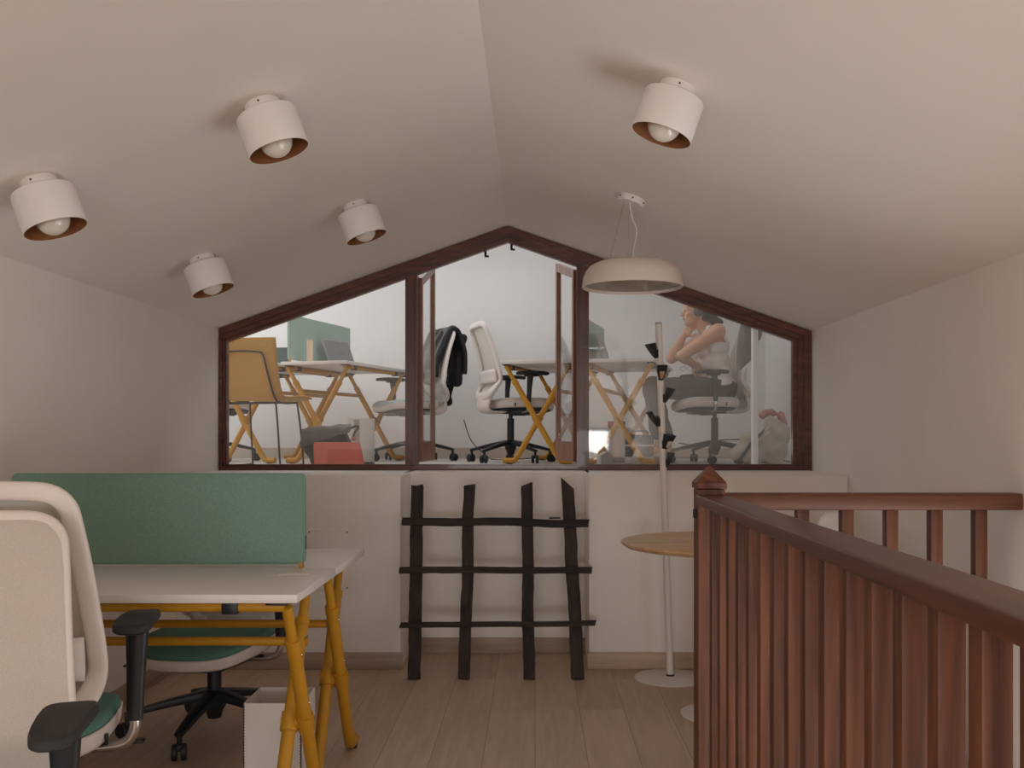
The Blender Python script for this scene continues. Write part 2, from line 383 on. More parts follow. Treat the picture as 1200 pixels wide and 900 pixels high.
# upper room
UX0, UX1, UY0, UY1, UZ = -3.3, 2.02, D + .15, 8.62, 3.25
f = MB(); f.span((UX0 - .1, UY0, UP - .12), (UX1 + .1, UY1 + .1, UP)); struct(f.build('floor_upper', FLOOR2))
w = MB(); w.span((UX0 - .1, UY1, UP), (UX1 + .1, UY1 + .1, UZ)); struct(w.build('wall_upper_back', PAINT2))
w = MB(); w.span((UX1, UY0, UP), (UX1 + .1, UY1, UZ)); struct(w.build('wall_upper_right', PAINT2))
LY0, LY1, LZ0, LZ1 = 6.5, 8.3, 1.75, 3.0
w = MB(); w.span((UX0 - .1, UY0, UP), (UX0, LY0, UZ)); w.span((UX0 - .1, LY1, UP), (UX0, UY1, UZ)); w.span((UX0 - .1, LY0, UP), (UX0, LY1, LZ0)); w.span((UX0 - .1, LY0, LZ1), (UX0, LY1, UZ)); struct(w.build('wall_upper_left', PAINT2))
win4 = bpy.data.objects.new('window_4', None); COL.objects.link(win4); struct(win4)
w = MB()
for a, b in (((LY0, LZ0), (LY0 + .06, LZ1)), ((LY1 - .06, LZ0), (LY1, LZ1)), ((LY0 + .06, LZ0), (LY1 - .06, LZ0 + .06)), ((LY0 + .06, LZ1 - .06), (LY1 - .06, LZ1)), (((LY0 + LY1) / 2 - .03, LZ0 + .06), ((LY0 + LY1) / 2 + .03, LZ1 - .06))):
    w.span((UX0 - .08, a[0], a[1]), (UX0 - .03, b[0], b[1]))
w.build('window_frame', MAHOGZ, win4)
w = MB(); w.span((UX0 - .1, UY0 - .1, UP - .12), (XL - .13, UY0, UZ)); w.span((XR + .13, UY0 - .1, UP - .12), (UX1 + .1, UY0, UZ))
w.prism([(XL - .13, UZ), (XL - .13, ZL + .1), (XA, ZA + .125), (XR + .13, ZR + .1), (XR + .13, UZ)], UY0 - .1, UY0); struct(w.build('wall_upper_front', PAINT2))
w = MB(); w.span((UX0 - .1, UY0 - .1, UZ), (UX1 + .1, UY1 + .1, UZ + .1)); struct(w.build('ceiling_upper', PAINT2))
b = MB(); b.span((UX0, UY1 - .015, UP), (UX1, UY1, UP + .095)); struct(b.build('baseboard_upper', mat('beige_skirting', (.52, .45, .38), .6)))

# ------------------------------------------------------------------ gable window
win = bpy.data.objects.new('window_1', None); COL.objects.link(win); struct(win)
WB = LEDGE + .002
def ztop(x, drop=0.): return (ZA + (x - XA) * sl if x < XA else ZA - (x - XA) * sr) - drop
def ring(x0, x1, o_t, i_t, o_s, i_sl, i_sr, o_b, i_b, y0, y1, mb):
    """gable shaped band between an outer and an inner outline"""
    outer = [(x0 + o_s, WB + o_b), (x0 + o_s, ztop(x0 + o_s, o_t)), (XA, ZA - o_t), (x1 - o_s, ztop(x1 - o_s, o_t)), (x1 - o_s, WB + o_b)]
    inner = [(x0 + i_sl, WB + i_b), (x0 + i_sl, ztop(x0 + i_sl, i_t)), (XA, ZA - i_t), (x1 - i_sr, ztop(x1 - i_sr, i_t)), (x1 - i_sr, WB + i_b)]
    n = 5
    for k in range(n):
        k2 = (k + 1) % n
        mb.prism([outer[k], outer[k2], inner[k2], inner[k]], y0, y1)
fr = MB()
ring(XL + .003, XR - .003, .004, .042, .0, .016, .040, 0, .018, D - .025, D + .09, fr)
ring(XL + .003, XR - .003, .036, .070, .012, .026, .070, .012, .026, D - .010, D + .075, fr)
ring(XL + .003, XR - .003, .064, .088, .020, .034, .096, .020, .032, D + .008, D + .055, fr)
fr.build('frame', MAHOG, win, 30)
M1, M2 = ((475 - CX) / F * D, (489 - CX) / F * D), ((676 - CX) / F * D, (690 - CX) / F * D)
for (a, b_) in (M1, M2):
    m_ = MB(); m_.prism([(a, WB + .03), (b_, WB + .03), (b_, ztop(b_, .09)), (a, ztop(a, .09))], D - .006, D + .09)
    m_.prism([(a + .015, WB + .03), (b_ - .015, WB + .03), (b_ - .015, ztop(b_, .09)), (a + .015, ztop(a, .09))], D - .018, D - .005)
    m_.build('mullion', MAHOGZ, win, 30)
i_l, i_r = XL + .03, XR - .09
g = MB(); g.prism([(i_l, WB + .03), (M1[0] + .004, WB + .03), (M1[0] + .004, ztop(M1[0], .08)), (i_l, ztop(i_l, .08))], D + .040, D + .045); g.build('glass_pane', GLASS, win)['label'] = 'clear fixed pane left of the open sashes'
g = MB(); g.prism([(M2[1] - .004, WB + .03), (i_r, WB + .03), (i_r, ztop(i_r, .08)), (M2[1] - .004, ztop(M2[1], .08))], D + .040, D + .045); g.build('glass_pane', GLASSR, win)['label'] = 'fixed pane right of the open sashes, reflection haze mixed into its glass'
# the two inward-opened sashes
def sash(hx, wid, ang, sign, other):
    s_ = bpy.data.objects.new('sash', None); COL.objects.link(s_); s_.parent = win
    s_.location = (hx, D + .085, 0); s_.rotation_euler = (0, 0, ang)
    z0 = WB + .045; zh = ztop(hx, .10); ze = ztop(hx + sign * wid, .10)
    st = .036; t = .028
    def X(u): return sign * u
    def zt(u): return zh + (ze - zh) * u / wid
    q = MB()
    q.prism([(X(0), z0), (X(st), z0), (X(st), zt(st)), (X(0), zt(0))], -t / 2, t / 2)
    q.prism([(X(wid - st), z0), (X(wid), z0), (X(wid), zt(wid)), (X(wid - st), zt(wid - st))], -t / 2, t / 2)
    q.prism([(X(st), z0), (X(wid - st), z0), (X(wid - st), z0 + .115), (X(st), z0 + .115)], -t / 2, t / 2)
    q.prism([(X(st), zt(st) - .05), (X(wid - st), zt(wid - st) - .05), (X(wid - st), zt(wid - st)), (X(st), zt(st))], -t / 2, t / 2)
    q.build('sash_frame', SASHW, s_)
    q = MB(); q.prism([(X(st), z0 + .115), (X(wid - st), z0 + .115), (X(wid - st), zt(wid - st) - .05), (X(st), zt(st) - .05)], -.002, .002); q.build('glass_pane', GLASS, s_)
    q = MB(); hz = z0 + (.5 * (zh - z0)) + .2
    q.box((X(wid + .006), 0, hz), (.012, .02, .07), None, .003); q.tube([(X(wid + .01), 0, hz + .02), (X(wid + .035), 0, hz + .02), (X(wid + .035), 0, hz - .03)], .006, 8); q.build('latch', BLACKM, s_)
sash(M1[1] + .004, .45, R(86), 1, None)
sash(M2[0] - .004, .45, R(-78), -1, None)
for x in (XA - .13, XA + .02):
    q = MB(); q.tube([(x, D + .06, ztop(x, .085)), (x, D + .06, ztop(x, .115))], .007, 8); q.tube([(x - .004, D + .06, ztop(x, .115)), (x + .02, D + .06, ztop(x, .115))], .006, 8); q.build('catch', BLACKM, win)

# ------------------------------------------------------------------ railing
rail = thing('stair_railing', 'reddish brown wooden stair railing with square balusters and pointed newel post', 'railing', (.568, 3.2, 0))
def loc(o3, p): return V(p) - V(o3)
RO = (.568, 3.2, 0)
RT = .983
n = MB(); n.box((0, 0, .50), (.088, .088, 1.0), None, .004); n.box((0, 0, 1.012), (.098, .098, .022), None, .004); n.box((0, 0, .985), (.078, .078, .05))
n.bm.verts.ensure_lookup_table()
t = bmesh.new(); bmesh.ops.create_cone(t, segments=4, radius1=.0665, radius2=.004, depth=.052, cap_ends=True); n._merge(t, M.Translation((0, 0, 1.049)) @ M.Rotation(PI / 4, 4, 'Z'))
n.build('newel_post', RAILZ, rail, 20)
h = MB(); h.tube([(0, -.04, RT - .017), (0, -2.95, RT - .017)], 1., 40, ab=(.049, .017), ref=(0, 0, 1), sq=.2); h.build('handrail', RAILY, rail, 50)['label'] = 'handrail running towards the viewer, worn sheen on top'
h = MB(); h.tube([(.042, 0, RT - .024), (XR - .568 - .004, 0, RT - .024)], 1., 20, ab=(.045, .027), ref=(0, 0, 1), sq=.28); h.build('handrail', RAILX, rail, 50)['label'] = 'short handrail from the newel post to the wall'
for k in range(21):
    y = -.135 - .1315 * k
    q = MB(); q.box((0, y, (RT - .032 + .03) / 2), (.040, .040, RT - .032 - .03), None, .0035); q.build('baluster', RAILZ, rail, 30)
for k in range(6):
    x = .725 + .1445 * k - .568
    q = MB(); q.box((x, 0, (RT - .05 + .03) / 2), (.040, .040, RT - .05 - .03), None, .0035); q.build('baluster', RAILZ, rail, 30)
q = MB(); q.box((0, -1.5, .017), (.07, 2.9, .034), None, .003); q.build('bottom_rail', RAILY, rail)
q = MB(); q.box((.52, 0, .017), (.94, .07, .034), None, .003); q.build('bottom_rail', RAILX, rail)
q = MB(); q.box((-.048, -.01, .92), (.012, .02, .03), None, .003); q.build('latch', BLACKM, rail)

# ------------------------------------------------------------------ ceiling lamps
def ceiling_lamp():
    t = thing('ceiling_lamp', '', 'ceiling lamp', (0, 0, 0), 0, 'white drum ceiling lamps')
    q = MB(); q.lathe([(0, 0), (.050, 0), (.052, -.003), (.052, -.020), (.048, -.024), (0, -.024)], 32); q.build('ceiling_mount', LAMPW, t)
    for s_ in (-1, 1):
        q = MB(); q.lathe([(0, 0), (.003, 0), (.003, .002), (0, .002)], 10, M.Translation((0, s_ * .0515, -.012)) @ M.Rotation(s_ * -PI / 2, 4, 'X')); q.build('screw', SCREW, t)
    q = MB(); q.lathe([(.016, -.022), (.016, -.036), (0, -.036)], 20); q.build('neck', SCREW, t)
    z0, z1, r = -.034, -.150, .088
    q = MB(); q.lathe([(0, z0), (r - .006, z0), (r - .002, z0 - .002), (r, z0 - .006), (r, z1), (r - .002, z1)], 48)
    sh = q.build('shade', LAMPW, t)
    q = MB(); q.lathe([(r - .002, z1), (r - .0025, z1 + .001), (r - .0025, z0 - .006), (0, z0 - .006)], 48); q.build('shade_lining', COPPER, sh)['label'] = 'copper coloured inside of the shade'
    q = MB(); q.lathe([(0, z0 - .007), (.02, z0 - .007), (.02, z0 - .04), (0, z0 - .04)], 20); q.build('socket', SCREW, t)
    q = MB(); q.lathe([(.014, -.060), (.020, -.070)] + [(.048 * math.cos(a), -.118 + .048 * math.sin(a)) for a in [R(60 - 10 * k) for k in range(15)]] + [(0, -.166)], 28); q.build('bulb', BULB, t)
    return t
lamp0 = ceiling_lamp()
tl, trr = math.atan(sl), math.atan(sr)
lamps = [(-.79, 2.838, 'L', 'white drum ceiling lamp nearest the ridge in the front row of the left slope'),
         (-1.43, 2.826, 'L', 'white drum ceiling lamp farthest left, above the left wall and green divider'),
         (-1.40, 4.12, 'L', 'smaller looking white drum ceiling lamp low on the left slope, near the window corner'),
         (-.76, 4.14, 'L', 'white drum ceiling lamp on the left slope just above the sloping window frame'),
         (.407, 2.785, 'R', 'the only white drum ceiling lamp on the right slope, above the pendant')]
for i, (x, y, s_, lab) in enumerate(lamps):
    o = lamp0 if i == 0 else dup(lamp0, (0, 0, 0), 0, lab)
    o.location = (x, y, ztop(x, .0005)); o['label'] = lab
    o.rotation_euler = (0, -tl if s_ == 'L' else trr, 0)

# ------------------------------------------------------------------ pendant
px_, py_ = .408, 4.116
pz = ztop(px_)
pend = thing('pendant_lamp', 'round white dish pendant lamp hanging on thin wires from right ceiling slope', 'pendant lamp', (px_, py_, pz))
tilt = M.Rotation(trr, 4, 'Y')
q = MB(); q.lathe([(0, 0), (.056, 0), (.058, -.003), (.058, -.022), (.054, -.026), (0, -.026)], 36, tilt); q.build('ceiling_mount', LAMPW, pend)
for a in (-150, -90, -30):
    q = MB(); q.lathe([(0, 0), (.004, 0), (.004, .002), (0, .002)], 10, tilt @ M.Rotation(R(a), 4, 'Z') @ M.Translation((.0575, 0, -.012)) @ M.Rotation(PI / 2, 4, 'Y')); q.build('screw', SCREW, pend)
zt_ = EYE + (508 - 307) / F * py_ - pz; zb_ = EYE + (508 - 337) / F * py_ - pz      # top and rim of the dish
RR = .211
q = MB()
q.lathe([(0, zt_), (.11, zt_ - .001), (.150, zt_ - .006), (.178, zt_ - .020), (.196, zt_ - .042), (.206, zt_ - .068), (RR, zb_), (RR - .004, zb_ - .001), (.199, zt_ - .068), (.188, zt_ - .046), (.168, zt_ - .028), (.12, zt_ - .016), (0, zt_ - .014)], 64)
dish = q.build('shade', SHADE, pend, 60)
q = MB(); q.lathe([(RR - .012, zb_ + .010), (RR - .012, zb_ + .014), (0, zb_ + .014), (0, zb_ + .010), (RR - .012, zb_ + .010)], 64); q.build('diffuser', pane_glass('pendant_diffuser', .12, .35), dish)
for k in range(3):
    a = k * 2 * PI / 3 + .4; q = MB(); q.box((.10 * math.cos(a), .10 * math.sin(a), zt_ - .032), (.13, .03, .02), M.Rotation(a, 3, 'Z'), .004); q.build('lamp_holder', WMETAL, dish)
for a, rr in ((200, .105), (-15, .105), (95, .105)):
    q = MB(); p0 = tilt @ V((.03 * math.cos(R(a)), .03 * math.sin(R(a)), -.026)); p1 = V((rr * math.cos(R(a)), rr * math.sin(R(a)), zt_)); q.tube([p0, p1], .0014, 6); q.build('wire', CHROME, pend)
q = MB(); q.tube(catmull([tilt @ V((-.005, -.01, -.026)), (.0, -.01, -.09), (.018, -.01, -.14), (.008, -.005, zt_ * .75), (0, 0, zt_)], 6), .0026, 8); q.build('power_cable', WPLAST, pend)

# ------------------------------------------------------------------ old timber lattice in the niche
gy0 = EYE * F / (796 - CY)
lean = .225
def lat(px, py):
    """point on the leaning lattice seen at that pixel"""
    y = (EYE / lean + gy0) / (1 / lean + (py - CY) / F) if False else None
    # Z = EYE-(py-CY)/F*y ; y = gy0 + lean*Z
    y = (gy0 + lean * EYE) / (1 + lean * (py - CY) / F)
    return at(px, py, y)
LO = V((-.18, gy0, 0))
lt = thing('timber_lattice', 'old charred timber lattice of crossed poles leaning in the wall niche', 'lattice', LO)
def rough_bar(p0, p1, w, d, ref, mb, n=26, amp=.006, seed=0, cutend=0.):
    p0, p1 = V(p0), V(p1); t = (p1 - p0).normalized(); n1 = t.cross(V(ref)).normalized(); n2 = n1.cross(t).normalized()
    rings = []
    for i in range(n + 1):
        u = i / n; p = p0.lerp(p1, u); ring_ = []
        bend = n1 * noise.noise(V((u * 3, seed * 7.1, 0))) * amp * 1.3
        for k, (a, b) in enumerate(((-1, -1), (-.2, -1.06), (1, -1), (1.05, 0), (1, 1), (0, 1.05), (-1, 1), (-1.04, 0))):
            j = 1 + noise.noise(V((u * 14, k * 3.3, seed * 5.7))) * .14
            off = t * ((a * cutend * w) if i == n else 0) + t * (noise.noise(V((k * 4.4, seed, 9))) * .012 if i in (0, n) else 0)
            ring_.append(mb.bm.verts.new(p + bend + n1 * (a * w / 2 * j) + n2 * (b * d / 2 * j) + off))
        rings.append(ring_)
    for A, B in zip(rings, rings[1:]):
        for k in range(8): mb.bm.faces.new((A[k], A[(k + 1) % 8], B[(k + 1) % 8], B[k]))
    mb.bm.faces.new(rings[0][::-1]); mb.bm.faces.new(rings[-1])
nrm = V((0, -1, lean)).normalized()
for i, (tx, ty, bx, by, w_, ce) in enumerate(((489, 570, 485, 796, .058, 0), (550, 569, 544, 795, .054, .1), (618, 568, 620, 794, .055, .15), (665, 567, 677, 793, .060, -.5))):
    q = MB(); rough_bar(lat(bx, 795) - LO, lat(tx, ty) - LO, w_, .042, nrm, q, seed=i + 1, cutend=ce); q.build('upright_pole', OLDW, lt, 50)
for i, (lx, rx, ly, ry, w_) in enumerate(((472, 689, 612, 614, .036), (469, 693, 669, 669, .030), (470, 697, 733, 731, .026))):
    p0, p1 = lat(lx, ly) - LO + nrm * .032, lat(rx, ry) - LO + nrm * .032
    q = MB(); rough_bar(p0, p1, w_, .030, nrm, q, seed=i + 11); q.build('cross_pole', OLDX, lt, 50)
q = MB(); p = lat(650, 609) - LO + nrm * .03; q.box(p + V((0, 0, .004)), (.055, .02, .008), None, .002); q.build('iron_strap', BLACKM, lt)

# ------------------------------------------------------------------ access plate on the wall
ap = thing('wall_plate', 'white rectangular cover plate with screws low on the wall behind the desk', 'cover plate', (at(385, 656, D1).x, D1, at(385, 656, D1).z))
q = MB(); q.box((0, -.004, 0), (.215, .008, .31), None, .003); q.build('plate', PAINT, ap)
for sx in (-1, 1):
    for sz in (-1, 1):
        q = MB(); q.lathe([(0, 0), (.004, 0), (.004, .0015), (0, .0015)], 10, M.Translation((sx * .095, -.008, sz * .14)) @ M.Rotation(PI / 2, 4, 'X')); q.build('screw', SCREW, ap)

# ------------------------------------------------------------------ desk
def desk(L=1.14, Dp=.525, top=DESKW):
    t = thing('desk', '', 'desk', (0, 0, 0))
    q = MB(); q.box((0, 0, .7275), (L, Dp, .025), None, .003); q.build('tabletop', top, t)
    q = MB(); q.box((L / 2 - .10, Dp / 2 - .13, .7412), (.10, .055, .0024), None, .001); q.build('cable_port', WPLAST, t)
    fx = L / 2 - .062
    ty, tz, pz_ = .225, .700, .315
    for s_ in (-1, 1):
        q = MB(); q.tube([(-fx - .02, s_ * ty, tz), (fx + .02, s_ * ty, tz)], .0145, 14); q.build('rail', YEL, t)
    q = MB(); yy = ty * (.53 - pz_) / (tz - pz_); q.tube([(-fx, yy, .53), (fx, yy, .53)], .014, 14); q.build('stretcher', YEL, t)
    for sx in (-1, 1):
        for s_ in (-1, 1):
            ox = sx * fx + s_ * -.024
            top_ = V((ox, s_ * ty, tz)); pv = V((ox, 0, pz_)); d = (pv - top_)
            bot = top_ + d * ((tz - .045) / (tz - pz_))
            mid = top_ + d * .30
            q = MB(); q.tube([top_, top_ + d * .62], .0150, 16)
            end = V((ox, -s_ * (Dp / 2 - .004), .024))
            path = [mid, top_ + d * .9, bot + (top_ - bot).normalized() * .03]
            path += [bot.lerp(bot + V((0, -s_ * .02, -.018)), u) for u in (.5, 1.)]
            path += [V((ox, bot.y - s_ * .035, .024)), end]
            q.tube(path, .0205, 16)
            # open channel lip at the sleeve top, and collar by the pivot
            q.tube([mid - d * .03, mid + d * .03], .0225, 16)
            q.tube([pv - d.normalized() * .028, pv + d.normalized() * .028], .0265, 16)
            lg = q.build('leg', YEL, t)
            q = MB(); q.lathe([(0, 0), (.019, 0), (.019, .004), (.008, .007), (.008, .012), (0, .012)], 16, M.Translation((ox, end.y + s_ * .045, 0))); q.build('foot_pad', BLACKP, lg)
            for u in (.40, .82):
                q = MB(); p = top_ + d * u; q.lathe([(0, 0), (.0045, 0), (.004, .003), (0, .003)], 10, M.Translation(p + V((sx * .0195, 0, 0))) @ M.Rotation(sx * PI / 2, 4, 'Y')); q.build('bolt', CHROME, lg)
        q = MB(); q.tube([(sx * fx - .048, 0, pz_), (sx * fx + .048, 0, pz_)], .019, 18); q.build('pivot', YEL, t)
        for s_ in (-1, 1):
            q = MB(); q.box((sx * (fx - .13), s_ * ty, .698), (.045, .038, .034), None, .004); q.build('clamp', BLACKP, t)
            q = MB(); q.box((sx * fx, s_ * ty, .711), (.06, .05, .008), None, .003); q.build('clamp', BLACKP, t)
    return t
d_near = desk(); d_near.location = (-1.22, 2.945, 0); d_near['label'] = 'white desk on mustard crossed legs nearest the viewer, in front of the green divider'
d_near['group'] = 'white desks on mustard crossed legs'
d_far = dup(d_near, (-1.22, 3.478, 0), PI, 'white desk on mustard crossed legs behind the green divider, by the end wall')
# recolour nothing: both desks share one finish

def divider(L, H, material, clip=True):
    t = thing('desk_divider', '', 'desk divider', (0, 0, 0))
    q = MB(); r = .018; pts = []
    for cx, cz, a0 in ((L / 2 - r, H - r, 0), (-L / 2 + r, H - r, 90), (-L / 2 + r, r, 180), (L / 2 - r, r, 270)):
        for k in range(5): a = R(a0 + 22.5 * k); pts.append((cx + r * math.cos(a), cz + r * math.sin(a)))
    q.prism(pts, -.014, .014)
    bmesh.ops.bevel(q.bm, geom=[e for e in q.bm.edges if e.calc_face_angle(0) > 1.2], offset=.005, segments=2, affect='EDGES')
    pn = q.build('panel', material, t, 50)
    if clip:
        for s_ in (-1, 1):
            q = MB(); q.box((s_ * (L / 2 - .014), 0, -.004), (.014, .020, .020), None, .003); q.build('bracket', YEL, t)
        q = MB(); q.box((L / 2 + .0005, 0, .07), (.003, .012, .045), None, .001); q.build('fabric_tab', DTEAL, t)
    return t
dv = divider(.957, .296, GREENF); dv.location = (-1.2295, 3.2115, .754); dv['label'] = 'long sage green felt divider standing between the two front desks'

# ------------------------------------------------------------------ waste bin
bn = thing('waste_bin', 'white perforated metal waste bin on the floor under the desk', 'bin', (-.828, 3.19, 0))
q = MB(); w_, d_, h_, t_ = .092, .098, .33, .003
q.prism([(-w_, -d_), (w_, -d_), (w_, d_), (-w_, d_)], 0, .004, 'Z')
for a, b in (((-w_, -d_), (w_, -d_ + t_)), ((-w_, d_ - t_), (w_, d_)), ((-w_, -d_), (-w_ + t_, d_)), ((w_ - t_, -d_), (w_, d_))): q.span((a[0], a[1], 0), (b[0], b[1], h_))
q.build('bin_body', WMETAL, bn)
q = MB()
for k in range(34):
    z = .012 + k * .0093
    for (x, y) in ((-w_ + .004, -d_ - .0003), (w_ - .004, -d_ - .0003)): q.box((x, y, z), (.0035, .001, .0035))
q.build('perforation', DARKGREY, bn)['kind'] = 'stuff'

# ------------------------------------------------------------------ round table
rt = thing('round_table', 'round oak topped pedestal table on white base behind the newel post', 'table', (.79, 4.12, 0))
q = MB(); q.lathe([(0, .728), (.424, .728), (.428, .725), (.428, .719), (.410, .705), (0, .705)], 72); q.build('tabletop', OAK, rt)
q = MB(); q.lathe([(0, .705), (.11, .705), (.11, .700), (.03, .695), (.028, .02), (0, .02)], 28); q.build('pedestal', WMETAL, rt)
q = MB(); q.lathe([(0, .022), (.03, .020), (.17, .008), (.178, .005), (.178, 0), (0, 0)], 56); q.build('base_plate', WMETAL, rt)

# ------------------------------------------------------------------ coat stand
def hook(mb_black, mb_in, base, ang, z, open_):
    """flap hook hinged on the pole: a black pointed shield with a small inset"""
    pass
cs = thing('coat_stand', 'white coat stand with flip-out black hooks, standing beside the round table', 'coat stand', (.652, 4.735, 0), 0)
top_x = .596 - .652
q = MB(); q.lathe([(0, .012), (.02, .012), (.165, .007), (.172, .004), (.172, 0), (0, 0)], 56); q.build('base_plate', WMETAL, cs)
q = MB(); q.lathe([(.020, .010), (.020, .020), (.016, .020)], 20); q.build('collar', BLACKP, cs)
H0 = 1.71
q = MB(); q.tube([(0, 0, .012), (top_x, 0, H0)], .0165, 20); q.build('pole', WMETAL, cs)
q = MB(); q.tube([(top_x, 0, H0), (top_x, 0, H0 + .004)], .0168, 20); q.build('pole_cap', SCREW, cs)
def add_hook(px, py, ang, open_, inset):
    """flap on the pole at that height, turned by ang about the pole (0 = towards the viewer), tipped outward by open_"""
    z = at(px, py, 4.735).z; x = top_x * z / H0
    m = M.Translation((x, 0, z)) @ M.Rotation(ang, 4, 'Z') @ M.Translation((0, -.019, -.042)) @ M.Rotation(open_, 4, 'X')
    ou = [(-.027, .086), (.027, .086), (.026, .055), (.016, .018), (.006, .001), (0, 0), (-.006, .001), (-.016, .018), (-.026, .055)]
    dp = .030 if open_ < R(20) else .006; k_ = .88 if dp > .01 else 1.0; m = m @ M.Diagonal((k_, 1, k_, 1)); q = MB()
    A = [q.bm.verts.new(m @ V((u, -.004 - dp * v / .086, v))) for u, v in ou]; B = [q.bm.verts.new(m @ V((u, .004, v))) for u, v in ou]
    q.bm.faces.new(A); q.bm.faces.new(B[::-1])
    for k in range(9): q.bm.faces.new((A[k], B[k], B[(k + 1) % 9], A[(k + 1) % 9]))
    if dp < .01: q.prism([(-.034, .052), (0, .052), (0, .002)], -.012, .012, 'X', M.Translation((x, 0, z)) @ M.Rotation(ang, 4, 'Z') @ M.Translation((0, -.016, -.042)) @ M.Rotation(0, 4, 'X'))
    q.prism([(-.012, 0), (.012, 0), (.012, .04), (-.012, .04)], 0, .012, 'Y', M.Translation((x, 0, z)) @ M.Rotation(ang, 4, 'Z') @ M.Translation((0, -.022, -.04)))
    hk = q.build('hook', BLACKM, cs)
    if inset is not None:
        iu = [(-.013, .052), (.013, .052), (.013, .035), (.006, .014), (0, .009), (-.006, .014), (-.013, .035)]
        q = MB(); A = [q.bm.verts.new(m @ V((u, -.0065 - .034 * v / .086, v))) for u, v in iu]; B = [q.bm.verts.new(m @ V((u, -.003 - .034 * v / .086, v))) for u, v in iu]
        q.bm.faces.new(A); q.bm.faces.new(B[::-1])
        for k in range(7): q.bm.faces.new((A[k], B[k], B[(k + 1) % 7], A[(k + 1) % 7]))
        q.build('inset', inset, hk)['label'] = 'small inset on the hook face'
add_hook(765, 410, R(-72), R(12), None)
add_hook(774.5, 436, R(5), R(6), OAK)
add_hook(784, 462, R(72), R(12), None)
add_hook(767, 490, R(-78), R(30), None)
add_hook(782, 516, R(35), R(16), WPLAST)
add_hook(785, 538, R(85), R(4), None)

# ------------------------------------------------------------------ white shell chair behind the rear rail
wc = thing('side_chair', 'small white shell chair half hidden behind the rear stair rail', 'chair', (1.17, 4.46, 0), R(50))
q = MB()
def seat_fn(u, v): x = (u - .5) * .40; y = (v - .5) * .40; return V((x, y, .45 + .10 * (abs(u - .5) * 2) ** 4 * .25 - .015 * math.cos((v - .5) * PI)))
CW = mat('bright_white_shell', (.90, .87, .84), .45); q.grid(seat_fn, 14, 14); q.build('seat', CW, wc, 60, thick=.012)
q = MB()
def back_fn(u, v):
    zz = v; wd = .19 * (1 - .10 * v) * (1 if v < .82 else math.sqrt(max(0, 1 - ((v - .82) / .18) ** 2.6)) * .45 + .55)
    x = (u - .5) * 2 * wd; return V((x, -.19 - .07 * v + .05 * (abs(u - .5) * 2) ** 2, .45 + .395 * v))
q.grid(back_fn, 16, 18); q.build('backrest', CW, wc, 60, thick=.012)
for sx in (-1, 1):
    for sy in (-1, 1):
        q = MB(); q.tube([(sx * .13, sy * .13, .44), (sx * .20, sy * .21, 0)], [.014, .010], 10); q.build('leg', WMETAL, wc)

